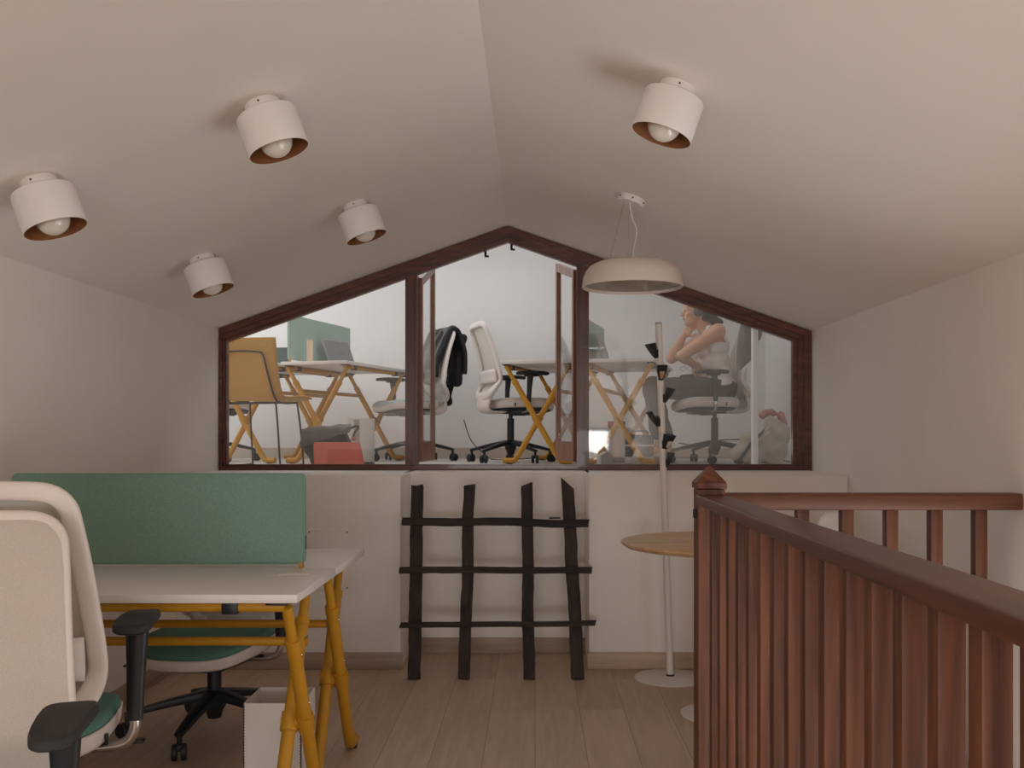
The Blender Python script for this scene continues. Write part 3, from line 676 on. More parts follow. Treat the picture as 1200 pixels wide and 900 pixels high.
# ------------------------------------------------------------------ office chair
def office_chair(arm_z=0.):
    t = thing('office_chair', '', 'office chair')
    BY = -.055
    for k in range(5):
        a = 2 * PI * k / 5 + R(18); c_, s_ = math.cos(a), math.sin(a)
        q = MB(); pts = [(.03 * c_, .03 * s_ + BY, .150), (.165 * c_, .165 * s_ + BY, .128), (.330 * c_, .330 * s_ + BY, .090)]
        q.tube(catmull(pts, 5), [.034 - .0018 * i for i in range(11)], 10, ab=(1.0, .62), ref=(0, 0, 1))
        q.tube([(.32 * c_, .32 * s_ + BY, .095), (.32 * c_, .32 * s_ + BY, .05)], .010, 10); lg = q.build('base_leg', BLACKP, t)
        ca = a + R(60 * (k % 3) - 40); cx, cy = math.cos(ca), math.sin(ca); o = V((.32 * c_ + .014 * cx, .32 * s_ + .014 * cy + BY, .030)); ax = V((-cy, cx, 0))
        q = MB()
        for sd in (-1, 1):
            mt = M.Translation(o + ax * (sd * .016)) @ (ax * sd).to_track_quat('Z', 'Y').to_matrix().to_4x4()
            q.lathe([(0, -.010), (.026, -.010), (.030, -.006), (.030, .006), (.026, .010), (.012, .011), (0, .009)], 24, mt)
        q.box(o + V((0, 0, .016)), (.030, .020, .022), M.Rotation(ca, 3, 'Z'), .004); q.build('caster', RUBBER, lg)
    q = MB(); q.lathe([(0, .06), (.026, .06), (.034, .09), (.044, .105), (.046, .155), (.034, .168), (.027, .172), (.027, .335), (.016, .335), (.016, .385), (0, .385)], 28, M.Translation((0, BY, 0))); q.build('gas_column', BLACKP, t)
    q = MB(); q.box((0, -.01, .395), (.17, .26, .050), None, .016); q.box((0, .0, .372), (.09, .12, .03), None, .01); q.prism([(-.17, .395), (.10, .36), (.20, .408), (.20, .425), (-.17, .425)], -.10, .10, 'X')
    q.tube(catmull([(.06, .06, .372), (.16, .07, .368), (.26, .09, .374)], 4), .006, 8); q.box((.27, .092, .374), (.045, .03, .008), None, .003); q.build('mechanism', BLACKP, t)
    # seat: white shell below, cushion above
    def outline(k, n, gx, gy):
        a = 2 * PI * k / n; c_, s_ = math.cos(a), math.sin(a)
        return math.copysign(abs(c_) ** .55, c_) * gx, math.copysign(abs(s_) ** .6, s_) * gy + .02
    def slab(mb, prof, n=44):
        rings = []
        for sx_, z in prof:
            if sx_ == 0: rings.append([mb.bm.verts.new((0, .02, z))]); continue
            rg = []
            for k in range(n):
                x, y = outline(k, n, .240 * sx_, .240 * sx_); rg.append(mb.bm.verts.new((x * (1 - .05 * max(0, (y) / .24)), y, z - .018 * max(0, (y - .12) / .12) ** 2 + .012 * (abs(x) / .24) ** 2)))
            rings.append(rg)
        for A, B in zip(rings, rings[1:]):
            for k in range(n):
                k2 = (k + 1) % n
                if len(A) == 1: mb.bm.faces.new((A[0], B[k], B[k2]))
                elif len(B) == 1: mb.bm.faces.new((A[k], A[k2], B[0]))
                else: mb.bm.faces.new((A[k], A[k2], B[k2], B[k]))
    q = MB(); slab(q, [(0, .404), (.80, .404), (.95, .409), (.99, .420), (1.010, .453), (.995, .456), (.93, .450), (0, .448)]); sh = q.build('seat_shell', WPLAST, t, 50)
    q = MB(); slab(q, [(0, .378), (.50, .378), (.80, .388), (.90, .402), (.90, .406), (0, .406)]); q.build('seat_tray', BLACKP, t, 50)
    q = MB(); slab(q, [(0, .449), (.955, .451), (.985, .458), (.975, .470), (.90, .480), (.6, .478), (0, .474)]); q.build('seat_cushion', SEATG, t, 70)
    for s_ in (-1, 1):
        q = MB(); q.box((s_ * .2395, -.09, .436), (.008, .010, .028), None, .002); q.build('slot', BLACKP, sh)
    # arms
    for s_ in (-1, 1):
        q = MB(); q.tube(catmull([(s_ * .08, .0, .392), (s_ * .20, .0, .390), (s_ * .262, .0, .398), (s_ * .285, .0, .430), (s_ * .286, .0, .47)], 5), .0135, 12); br = q.build('arm_bracket', CHROME, t)
        q = MB(); q.tube([(s_ * .286, 0, .455), (s_ * .288, .004, .56), (s_ * .290, .012, .655 + arm_z)], [.021, .0235, .030], 14, ab=(.72, .92), ref=(1, 0, 0)); q.box((s_ * .290, .015, .652 + arm_z), (.05, .10, .020), None, .008); ps = q.build('armrest', BLACKP, t)
        q = MB(); pr = []
        for k in range(28):
            a = 2 * PI * k / 28; c_, sn = math.cos(a), math.sin(a); pr.append((math.copysign(abs(c_) ** .5, c_) * .045, math.copysign(abs(sn) ** .55, sn) * .125))
        rings = []
        for g_, z in ((.90, .661), (1., .667), (1., .678), (.94, .685), (.6, .684)):
            rings.append([q.bm.verts.new((s_ * .290 + x * g_ * (1 - .12 * y / .125), .03 + y * g_, z + arm_z - .008 * (y / .125) ** 2)) for x, y in pr])
        for A, B in zip(rings, rings[1:]):
            for k in range(28): q.bm.faces.new((A[k], A[(k + 1) % 28], B[(k + 1) % 28], B[k]))
        q.bm.faces.new(rings[0][::-1]); q.bm.faces.new(rings[-1]); q.build('arm_pad', ARMP, ps, 50)
    # back: looped frame that flares to the lumbar and kicks back below
    def yb(z):
        if z > .62: return -.205 - .30 * (z - .62) + .02 * math.sin((z - .62) * 7)
        return -.205 - .62 * (.62 - z) ** 1.0 * (1 if z < .58 else (.62 - z) / .04)
    half = [(.0, 1.040), (.10, 1.040), (.172, 1.034), (.206, 1.004), (.216, .95), (.226, .86), (.236, .76), (.245, .67), (.246, .61), (.232, .565), (.195, .528), (.13, .502), (.06, .492), (0, .490)]
    loop = [(x, yb(z), z) for x, z in half] + [(-x, yb(z), z) for x, z in half[-2:0:-1]]
    P = catmull(loop, 4, True)
    rad = [1. + .35 * max(0., min(1., (.62 - p.z) / .1)) for p in P]
    q = MB(); q.tube(P, rad, 14, True, ab=(.0215, .013), ref=(0, 1, 0)); bk = q.build('back_frame', WPLAST, t, 50)
    def wid(z):
        pts = half
        for (x0, z0), (x1, z1) in zip(pts[1:], pts[2:]):
            if z0 >= z >= z1: return x0 + (x1 - x0) * (z0 - z) / max(1e-6, z0 - z1)
        return .05
    def netfn(u, v):
        zc = 1.050 - .570 * v; e = abs(u - .5) * 2; zz = max(.50, min(1.036, zc))
        w2 = (wid(zz) + .020) if 0 < v < 1 else wid(zz)
        roll = max(0., (e - .95) / .05) ** 2 + max(0., (zc - 1.03) / .02) ** 2
        return V(((u - .5) * 2 * w2, yb(zz) + .0165 - .022 * max(0., 1 - (e / .80) ** 2) * math.sin(PI * v) - .012 * roll, zc))
    q = MB(); q.grid(netfn, 40, 30); q.build('back_net', NET, bk, 80)
    q = MB(); q.grid(lambda u, v: V(((u - .5) * 2 * .225, yb(.60 + .10 * v) - .026 - .012 * math.cos((u - .5) * PI), .60 + .10 * v)), 14, 4); q.build('lumbar_support', WPLAST, bk, 60, thick=.010)
    # white shell that carries the back down under the seat
    q = MB()
    sp = catmull([(0, yb(.53) - .020, .53), (0, -.300, .47), (0, -.295, .40), (0, -.24, .375), (0, -.12, .378)], 5)
    q.grid(lambda u, v: (lambda p, w_: p + V(((u - .5) * 2 * w_, .055 * (abs(u - .5) * 2) ** 2 * (1 - v), .010 * (abs(u - .5) * 2) ** 2)))(sp[min(int(v * 20 + .5), 20)], .20 - .09 * v), 14, 20); q.build('back_support', WPLAST, t, 60, thick=.014)
    return t
oc = office_chair(.032)
G1 = 'white framed office chairs'
oc['label'] = 'white backed office chair with green seat pulled up to the front desk, facing away'; oc['group'] = G1
oc.location = (-1.295, 2.432, 0); oc.rotation_euler = (0, 0, R(11))
oc1 = office_chair(); oc1['group'] = G1
oc1['label'] = 'office chair with green seat tucked under the far side of the front desks'; oc1.location = (-1.27, 3.82, 0); oc1.rotation_euler = (0, 0, R(176))
oc2 = dup(oc1, (-1.120, 1.684, 0), R(195), 'nearest white net-backed chair at the left edge, turned towards the viewer')
for ch in oc2.children:
    if ch.name.startswith('back_frame'):     # reclined a little
        ch.matrix_local = M.Translation((0, -.2, .535)) @ M.Rotation(R(5), 4, 'X') @ M.Translation((0, .2, -.565))
for ch in oc.children:
    if ch.name.startswith('back_frame'): ch.location.z = .015
oc = oc1
mid_c = dup(oc, (-.135, 7.55, UP), R(-72), 'white office chair seen sideways through the open middle of the window'); recolor(mid_c, seat_cushion=SEATW)
jk_c = dup(oc, (-1.03, 7.92, UP), R(120), 'white office chair carrying a black jacket, pale blue seat'); recolor(jk_c, seat_cushion=SEATB)
wm_c = dup(oc, (1.30, 7.40, UP), R(92), 'white office chair the woman is sitting on'); recolor(wm_c, seat_cushion=SEATW)
lf_c = dup(oc, (-2.52, 7.86, UP), R(-70), 'office chair mostly hidden behind the yellow shell chair'); recolor(lf_c, seat_cushion=DARKGREY)
for ch in oc1.children:          # this one is set low
    if ch.name.split('.')[0] not in ('base_leg', 'gas_column', 'caster'): ch.location.z -= .08

# ------------------------------------------------------------------ upper room benches
def bench(px, py, ang, labs):
    """two desks back to back; (px,py) is the near end pivot of the right desk"""
    u = V((math.sin(ang), math.cos(ang), 0)); v = V((math.cos(ang), -math.sin(ang), 0))
    c1 = V((px, py, UP)) + u * (1.14 / 2 - .062)
    a = dup(d_near, c1, PI / 2 - ang, labs[0]); b = dup(d_near, c1 - v * .585, -PI / 2 - ang, labs[1])
    return c1, u, v
cA, uA, vA = bench(-1.574, 7.1, R(15), ('white upper room desk on yellow legs under the laptop, left pane', 'white upper room desk on yellow legs behind the yellow shell chair'))
cB, uB, vB = bench(.585, 6.86, R(14), ('white upper room desk on yellow legs in front of the woman', 'white upper room desk on yellow legs behind the open sashes, by the white chair'))
dA = divider(1.0, .33, GREENP); dA.location = cA - vA * .2525 + V((0, 0, .765)) + uA * .03; dA.rotation_euler = (0, 0, PI / 2 - R(15)); dA['label'] = 'pale green felt divider on the upper desk behind the laptop'
dB = divider(1.0, .30, GREENP); dB.location = cB - vB * .2925 + V((0, 0, .765)); dB.rotation_euler = (0, 0, PI / 2 - R(14)); dB['label'] = 'pale green felt divider seen end-on beside the right mullion'
dC = divider(.22, .155, DTEAL, False); dC.location = V((-2.03, 7.72, UP + .7405)); dC.rotation_euler = (0, 0, R(-4)); dC['label'] = 'small dark teal screen on the upper desk beside the yellow chair'

def laptop(labl, loc_, rz, open_=105):
    t = thing('laptop', labl, 'laptop', loc_, rz)
    q = MB(); q.box((0, 0, .009), (.32, .22, .016), None, .004); q.build('keyboard_base', SCREEN, t)
    q = MB(); a = R(open_ - 90)
    q.box((0, .11 + math.sin(a) * .105, .018 + math.cos(a) * .105), (.32, .008, .21), M.Rotation(-a, 3, 'X'), .003); sc_ = q.build('screen', SCREEN, t)
    q = MB(); q.box((0, .11 + math.sin(a) * .105 - .0046, .018 + math.cos(a) * .105), (.30, .001, .19), M.Rotation(-a, 3, 'X')); q.build('display', mat('dim_display', (.20, .20, .205), .3), sc_)
    return t
laptop('grey laptop open on the upper desk in front of the pale green divider', cA + uA * .05 + vA * .02 + V((0, 0, .7405)), R(62), 112)
laptop('thin dark laptop seen edge-on at the left end of the woman\'s desk', cB - vB * .06 + uB * .0 + V((0, 0, .7405)), R(76), 108)
pb = thing('wooden_block', 'upright pale wooden block beside the laptop on the upper desk', 'block', cA - uA * .34 - vA * .15 + V((0, 0, .7405)), R(10))
q = MB(); q.box((0, 0, .085), (.045, .045, .17), None, .004); q.build('block', PALEW, pb)
q = MB(); q.box((0, 0, .174), (.040, .040, .008), None, .003); q.build('block_cap', OAK, pb)

# yellow shell chair with sled frame
yc = thing('shell_chair', 'mustard yellow shell chair with thin dark sled frame, back turned, behind left pane', 'chair', (-1.835, 6.63, UP), R(-15))
yw = .245
def shell(u, v):
    # v 0..1: front lip -> seat -> bend -> top of back
    pf = catmull([(0, .22, .440), (0, .10, .452), (0, -.08, .440), (0, -.17, .450), (0, -.225, .52), (0, -.262, .66), (0, -.285, .84)], 6)
    p = pf[min(int(v * 36 + .5), 36)]; w_ = yw * (1 - .06 * max(0, v - .5))
    e = abs(u - .5) * 2
    return p + V(((u - .5) * 2 * w_, (.030 * e ** 3 if v > .55 else 0), (.022 * e ** 3 if v <= .55 else 0)))
q = MB(); q.grid(shell, 18, 36); q.build('shell', YELSHELL, yc, 80, thick=.011)
for s_ in (-1, 1):
    q = MB(); x = s_ * .185
    q.tube(catmull([(x * .98, .13, .425), (x * 1.03, .16, .25), (x * 1.06, .19, .02), (x * 1.06, .165, .007), (x * 1.06, -.10, .007), (x * 1.06, -.125, .02), (x * 1.02, -.14, .25), (x * .98, -.155, .425)], 5), .0065, 10); q.build('sled_leg', DARKWIRE, yc)
q = MB(); q.tube(catmull([(-.20, .10, .428), (-.20, -.12, .422), (-.20, -.205, .46), (-.185, -.268, .62), (-.165, -.288, .725), (-.13, -.296, .745), (0, -.302, .752), (.13, -.296, .745), (.165, -.288, .725), (.185, -.268, .62), (.20, -.205, .46), (.20, -.12, .422), (.20, .10, .428)], 6), .0065, 10); q.build('back_wire', DARKWIRE, yc)
q = MB(); q.tube([(-.2, .10, .428), (.2, .10, .428)], .006, 8); q.build('cross_wire', DARKWIRE, yc)
q = MB(); q.tube([(-.2, -.12, .424), (.2, -.12, .424)], .006, 8); q.build('cross_wire', DARKWIRE, yc)

# jacket on the chair back
def jacket():
    t = thing('jacket', 'black jacket draped over the back of the blue-seated chair', 'jacket', jk_c.location, jk_c.rotation_euler.z)
    def drape(u, v, w0, front, back, lift, seed, xo=0.):
        L = front + back; s_ = v * L - front; x = xo + (u - .5) * 2 * w0
        topz = 1.062 + lift
        a = s_ / .045
        if abs(a) < PI / 2: y = -.325 - .045 * math.sin(a); z = topz - .045 * (1 - math.cos(a))
        else:
            d = abs(s_) - .045 * PI / 2
            if s_ < 0: y = -.325 + .050 + .30 * d * .9 + .035 * math.sin(min(1, d / .4) * PI); z = topz - .045 - d
            else: y = -.325 - .050 - .01 * d - .045 * math.sin(min(1, d / .5) * PI); z = topz - .045 - d
        n1 = noise.noise(V((x * 11 + seed, z * 3.0, seed))); n2 = noise.noise(V((x * 26, z * 7, seed + 3)))
        y += (.020 * n1 + .008 * n2) * min(1, abs(s_) / .1 + .2); x += .018 * noise.noise(V((z * 6, seed, x * 4)))
        z += .02 * noise.noise(V((x * 9, seed * 2.2, 1))) * (1 if v in (0, 1) else .3)
        return V((x, y, z))
    q = MB(); q.grid(lambda u, v: drape(u, v, .215, .43, .40, .004, 1.3), 34, 44); q.build('jacket_body', JACKET, t, 80, thick=.030, sub=1)
    q = MB(); q.grid(lambda u, v: drape(u, v, .10, .36, .60, .018, 5.1, .09), 18, 44); q.build('sleeve', JACKET, t, 80, thick=.026, sub=1)
    q = MB(); q.grid(lambda u, v: drape(u, v, .07, .34, .16, .020, 8.7, .02), 16, 30); q.build('collar', JACKETL, t, 80, thick=.018, sub=1)
    q = MB(); q.grid(lambda u, v: drape(u, v, .06, .33, .10, .024, 11.7, -.12), 16, 30); q.build('lining', JACKETL, t, 80, thick=.016, sub=1)
    q = MB(); q.box((.02, -.415, .82), (.34, .075, .42), M.Rotation(R(6), 3, 'X'), .03, 3); q.box((.10, -.395, .66), (.14, .06, .42), None, .03, 3); q.ball((.02, -.42, .95), (.17, .06, .12))
    fuse(q, 'jacket_tail', JACKET, t, .010, 4, .022, 9)
    return t
jacket()

# black bag and red sleeve on the floor
bg = thing('satchel_bag', 'charcoal cloth satchel slumped on the upper floor behind the red sleeve', 'bag', (-1.42, 6.74, UP), R(6))
q = MB(); q.prism([(-.10, .0), (.16, .0), (.15, .10), (.125, .22), (-.16, .23), (-.175, .16)], -.055, .055); q.ball((-.13, 0, .16), (.055, .06, .09)); q.ball((.08, .0, .09), (.09, .065, .09)); q.ball((-.04, 0, .12), (.11, .075, .11))
fuse(q, 'bag_body', BAGD, bg, .009, 5, .020, 16)
q = MB()
def flap_fn(u, v):
    x = -.185 + .335 * u + .012 * math.sin(v * 3); drop = (.115 - .075 * u) * max(0, (v - .35) / .65)
    y = .05 - .125 * min(v / .35, 1) - .018 * max(0, v - .35); z = .238 + .030 * u + .012 * math.sin(min(v / .35, 1) * PI) - drop
    return V((x, y + .008 * noise.noise(V((u * 8, v * 5, 3))), z + .012 * noise.noise(V((u * 6, v * 4, 2)))))
q.grid(flap_fn, 26, 16); q.build('flap', BAGG, bg, 80, thick=.012, sub=1)
q = MB(); q.tube(catmull([(.15, -.02, .255), (.19, -.03, .27), (.205, -.03, .26), (.18, -.05, .22), (.17, -.06, .17)], 5), .008, 8); q.build('strap', BAGD, bg)
q = MB(); q.ball((.178, -.07, .185), (.016, .012, .012)); q.build('bag_charm', RED, bg)
q = MB(); q.tube(catmull([(.10, -.03, .02), (.22, -.05, .012), (.29, -.05, .014), (.31, -.04, .012)], 5), .011, 8); q.build('strap', BAGD, bg)
rs = thing('laptop_sleeve', 'coral red felt laptop sleeve leaning on the charcoal satchel', 'laptop sleeve', (-1.315, 6.52, UP), R(2))
q = MB(); pts = []
for cx, cz, a0, r in ((.125, .158, 0, .02), (-.150, .160, 90, .02), (-.135, .022, 180, .02), (.160, .024, 270, .02)):
    for k in range(5): a = R(a0 + 22.5 * k); pts.append((cx + r * math.cos(a), cz + r * math.sin(a)))
q.prism(pts, -.015, .015, 'Y', M.Rotation(R(-24), 4, 'X') @ M.Translation((0, .008, -.001)))
bmesh.ops.bevel(q.bm, geom=[e for e in q.bm.edges if e.calc_face_angle(0) > 1.2], offset=.008, segments=3, affect='EDGES'); q.build('sleeve_body', RED, rs, 60)
wp = thing('storage_pedestal', 'narrow white storage pedestal under the upper desk behind the satchel', 'pedestal', (-1.325, 7.5, UP), R(-15))
q = MB(); q.box((0, 0, .17), (.115, .22, .33), None, .004); q.build('cabinet', WMETAL, wp)
q = MB(); q.box((.012, -.112, .17), (.045, .004, .31), None, .001); q.build('side_strip', CARD, wp)

# things under the right bench; the white box stands for a window reflection
b1 = thing('reflection_box', 'white lidded box standing in for a window reflection, under the right upper desk', 'box', (.56, 7.62, UP), R(10))
q = MB(); q.box((0, 0, .12), (.30, .26, .24), None, .005); q.build('box_body', WMETAL, b1)
q = MB(); q.box((0, 0, .248), (.32, .28, .03), None, .005); q.build('lid', WMETAL, b1)
b2 = thing('card_box', 'small red box on top of the white lidded box', 'box', (.63, 7.60, UP + .2635), R(6))
q = MB(); q.box((0, 0, .022), (.12, .10, .042), None, .003); q.box((0, 0, .046), (.122, .102, .010), None, .002); q.build('box_body', REDBOX, b2)
b3 = thing('paper_box', 'small grey cardboard box on the floor below the right upper desk', 'box', (.475, 6.66, UP), R(20))
q = MB(); q.box((0, 0, .035), (.09, .07, .07), None, .003); q.build('box_body', CARD, b3)
q = MB(); q.prism([(-.046, .07), (.046, .07), (0, .098)], -.036, .036); q.build('lid', CARD, b3)
b4 = thing('equipment_case', 'dark equipment case on the floor under the right upper desk', 'case', (.75, 7.05, UP), R(-8))
q = MB(); q.box((0, 0, .11), (.20, .16, .20), None, .012); q.build('case_body', DARKGREY, b4)
q = MB(); q.box((0, 0, .03), (.204, .164, .05), None, .006); q.build('trim_band', WMETAL, b4)
q = MB(); q.box((0, 0, .135), (.204, .164, .012), None, .003); q.build('trim_band', WMETAL, b4)
q = MB(); q.tube(catmull([(-.06, 0, .205), (-.05, 0, .235), (.05, 0, .235), (.06, 0, .205)], 5), .007, 8); q.build('handle', BLACKP, b4)

# white pole put in for a coat stand's reflection, grey coat, beige bag
cp = thing('reflection_pole', 'tall white pole standing in for a reflected coat stand at the right pane', 'coat rack', (1.432, 6.40, UP))
q = MB(); q.tube([(0, 0, .010), (0, 0, 1.15)], .0225, 20); q.build('pole', LAMPW, cp)
q = MB(); q.lathe([(0, .012), (.02, .012), (.13, .007), (.135, .003), (.135, 0), (0, 0)], 40); q.build('base_plate', LAMPW, cp)
q = MB()
for s_ in (-1, 1): q.tube(catmull([(0, .02, 1.02), (s_ * .03, .06, 1.01), (s_ * .04, .075, 1.04)], 4), .007, 8)
q.build('hook', LAMPW, cp)
gc = thing('coat', 'grey coat hanging behind the white stand-in pole', 'coat', (1.425, 6.50, UP))
q = MB()
def coat_fn(u, v):
    a = 2 * PI * u; z = 1.02 - .34 * v; w_ = .030 + .038 * math.sin(min(1, v * 1.4) * PI * .62); w_ *= 1 - .35 * max(0, v - .6)
    return V((.02 * (1 - v) - .02 + math.cos(a) * w_ * (1 + .18 * noise.noise(V((math.cos(a) * 2, v * 2, 4)))), .02 + math.sin(a) * .035 + .012 * noise.noise(V((a, v * 5, 1))), z + .05 * math.cos(a) * v))
q.grid(coat_fn, 28, 22, True); q.bm.faces.new([v for v in q.bm.verts if False]) if False else None
q.build('coat_body', GREYCOAT, gc, 80, thick=.01, sub=1)
q = MB(); q.tube(catmull([(.035, .02, 1.00), (.055, .02, .95), (.060, .02, .89), (.045, .02, .85)], 5), [.018 + .0006 * i for i in range(16)], 12); q.build('sleeve', GREYCOAT, gc)

tb = thing('tote_bag', 'slumped beige canvas bag on the upper floor behind the white pole', 'bag', (1.615, 6.88, UP), 0)
q = MB(); q.box((.02, 0, .10), (.26, .16, .18), M.Rotation(R(16), 3, 'Y'), .04, 3); q.ball((-.07, 0, .08), (.10, .09, .09)); q.ball((-.16, 0, .08), (.08, .07, .08)); q.ball((-.10, 0, .14), (.09, .07, .09)); q.box((-.03, 0, .14), (.20, .13, .14), M.Rotation(R(-30), 3, 'Y'), .04, 3); q.ball((.10, 0, .20), (.075, .08, .10), M.Rotation(R(20), 3, 'Y')); q.ball((.04, 0, .27), (.05, .06, .06)); q.capsule((.10, 0, .25), (.03, -.02, .33), .05, .025)
fuse(q, 'bag_body', BEIGE, tb, .010, 5, .028, 12)
q = MB(); q.ball((.03, .02, .365), (.055, .035, .035)); q.ball((.125, .02, .30), (.030, .03, .085), M.Rotation(R(-14), 3, 'Y')); q.ball((-.01, .02, .345), (.03, .03, .03))
fuse(q, 'pink_lining', PINK, tb, .008, 4, .014, 20)
q = MB(); q.tube(catmull([(.02, -.08, .27), (-.06, -.09, .20), (-.10, -.11, .12), (-.16, -.11, .05), (-.20, -.11, .015)], 6), .011, 8); q.build('strap', BEIGE, tb)
q = MB(); q.tube(catmull([(-.02, -.08, .24), (-.11, -.10, .16), (-.19, -.12, .06), (-.23, -.12, .012)], 6), .013, 8); q.ball((-.21, -.12, .025), (.035, .02, .018)); q.build('strap', BAGD, tb)

# cables
q = MB(); q.tube(catmull([(-.62, 8.55, 1.30), (-.55, 8.45, 1.12), (-.42, 8.3, 1.0), (-.35, 8.2, UP + .004), (-.2, 8.15, UP + .004), (.05, 8.2, UP + .02)], 8), .004, 8)
tag(q.build('power_cable', CABLE), 'thin dark cable running along the upper floor behind the white chairs', 'cable')
q = MB(); q.tube(catmull([(1.2, 8.2, UP + .14), (1.35, 8.1, UP + .12), (1.5, 8.1, UP + .16), (1.62, 8.0, UP + .17), (1.75, 7.95, UP + .16), (1.9, 7.9, UP + .02)], 8), .005, 8)
q.tube(catmull([(1.9, 7.9, UP + .02), (1.95, 7.6, UP + .005), (1.93, 7.3, UP + .005)], 6), .005, 8)
tag(q.build('power_cable', CABLE), 'thin dark cable looping behind the woman\'s chair', 'cable')

# ------------------------------------------------------------------ the woman
wo = thing('person', 'woman in white sleeveless top and dark trousers leaning on the desk, chin on hand', 'person', (1.30, 7.40, UP))
def torso(mb, g=0., low=.50):
    mb.ball((.085, 0, .565), (.135 + g, .175 + g, .10 + g)); mb.ball((.075, 0, .66), (.105 + g, .140 + g, .10 + g))
    mb.ball((.050, 0, .76), (.112 + g, .145 + g, .11 + g)); mb.ball((.042, 0, .87), (.115 + g, .155 + g, .12 + g)); mb.ball((.03, 0, .955), (.085 + g, .150 + g, .065 + g))
    for s_ in (-1, 1): mb.ball((-.040, s_ * .062, .845), (.065 + g, .062 + g, .060 + g))
def arm(mb, sh, el, wr):
    sh, el, wr = V(sh), V(el), V(wr)
    mb.ball(sh, .062); mb.capsule(sh, sh.lerp(el, .45), .056, .049); mb.capsule(sh.lerp(el, .45), el, .049, .040)
    mb.ball(el, (.042, .042, .042)); mb.capsule(el, el.lerp(wr, .35), .040, .041); mb.capsule(el.lerp(wr, .35), wr, .041, .026)
def hand(mb, wr, fwd, palm, curl, side=1, sc_=1.):
    """palm plus four bent fingers and a thumb; fwd = wrist to knuckles, palm = palm normal"""
    wr, f, p = V(wr), V(fwd).normalized(), V(palm); p = (p - f * p.dot(f)).normalized(); l = f.cross(p).normalized() * side
    rot = M((l * side, f, p)).transposed(); c_ = wr + f * .045 * sc_
    mb.box(c_, (.074 * sc_, .088 * sc_, .028 * sc_), rot, .012, 3); mb.capsule(wr - f * .01, wr + f * .02, .025 * sc_, .026 * sc_)
    for k, (o, L) in enumerate(((.029, .070), (.010, .080), (-.010, .074), (-.028, .058))):
        b = wr + f * .085 * sc_ + l * o * sc_; a1, a2, a3 = curl * .45, curl * 1.0, curl * 1.4
        d1 = f * math.cos(a1) + p * math.sin(a1); d2 = f * math.cos(a2) + p * math.sin(a2); d3 = f * math.cos(a3) + p * math.sin(a3)
        q1 = b + d1 * L * .46 * sc_; q2 = q1 + d2 * L * .32 * sc_; q3 = q2 + d3 * L * .24 * sc_
        mb.capsule(b - f * .012, q1, .0098, .0090, 10); mb.capsule(q1, q2, .0090, .0082, 10); mb.capsule(q2, q3, .0082, .0070, 10)
    tb_ = wr + f * .022 * sc_ + l * .034 * sc_; t1 = tb_ + (l * .7 + f * .6 + p * .35).normalized() * .036 * sc_; t2 = t1 + (f * .85 + p * .4 + l * .1).normalized() * .030 * sc_
    mb.capsule(tb_ - l * .012, t1, .0125, .0105, 10); mb.capsule(t1, t2, .0105, .0085, 10)
LEGN = ((.06, -.085, .545), (-.43, -.10, .570), (-.365, -.10, .105)); LEGF = ((.06, .085, .545), (-.40, .09, .56), (-.28, .12, .095))
q = MB()
torso(q)
HC = V((-.085, 0, 1.140))
q.capsule((.0, 0, .985), (-.055, 0, 1.075), .060, .052)                       # neck
q.ball(HC + V((.012, 0, .020)), (.098, .077, .095)); q.ball(HC + V((-.030, 0, -.045)), (.062, .058, .068)); q.ball(HC + V((-.055, 0, .035)), (.042, .060, .055))
q.capsule(HC + V((-.068, 0, -.088)), HC + V((-.030, 0, -.085)), .022, .034)     # chin and jaw
q.ball(HC + V((-.078, 0, .030)), (.018, .045, .012))                            # brow
q.capsule(HC + V((-.088, 0, .012)), HC + V((-.108, 0, -.024)), .009, .0135); q.ball(HC + V((-.100, 0, -.030)), (.013, .017, .009))   # nose
q.ball(HC + V((-.086, 0, -.052)), (.012, .024, .008)); q.ball(HC + V((-.083, 0, -.066)), (.012, .021, .008))   # lips
for s_ in (-1, 1): q.ball(HC + V((-.062, s_ * .036, -.028)), (.024, .020, .022)); q.ball(HC + V((.012, s_ * .078, -.005)), (.016, .010, .030))    # cheeks, ears
SN, EN, WN = (.045, -.165, .970), (-.225, -.165, .790), (-.105, -.015, .745)
SF, EF, WF = (.035, .165, .970), (-.255, .130, .795), (-.170, .050, .965)
arm(q, SN, EN, WN); arm(q, SF, EF, WF)
hand(q, WN, (.55, .45, -.62), (.5, -.55, -.2), 1.0, 1, .95)
hand(q, WF, (.50, -.42, .62), (.7, .2, .45), 1.25, -1, .95)
for (hp, kn, an) in (LEGN, LEGF):
    hp, kn, an = V(hp), V(kn), V(an)
    q.capsule(hp, kn, .088, .060); q.capsule(kn, kn.lerp(an, .35), .058, .055); q.capsule(kn.lerp(an, .35), an, .055, .034)
    q.capsule(an, an + V((-.15, 0, -.062)), .034, .026); q.ball(an + V((.02, 0, -.045)), (.035, .03, .034))
fuse(q, 'body', SKIN, wo, .0055, 3)
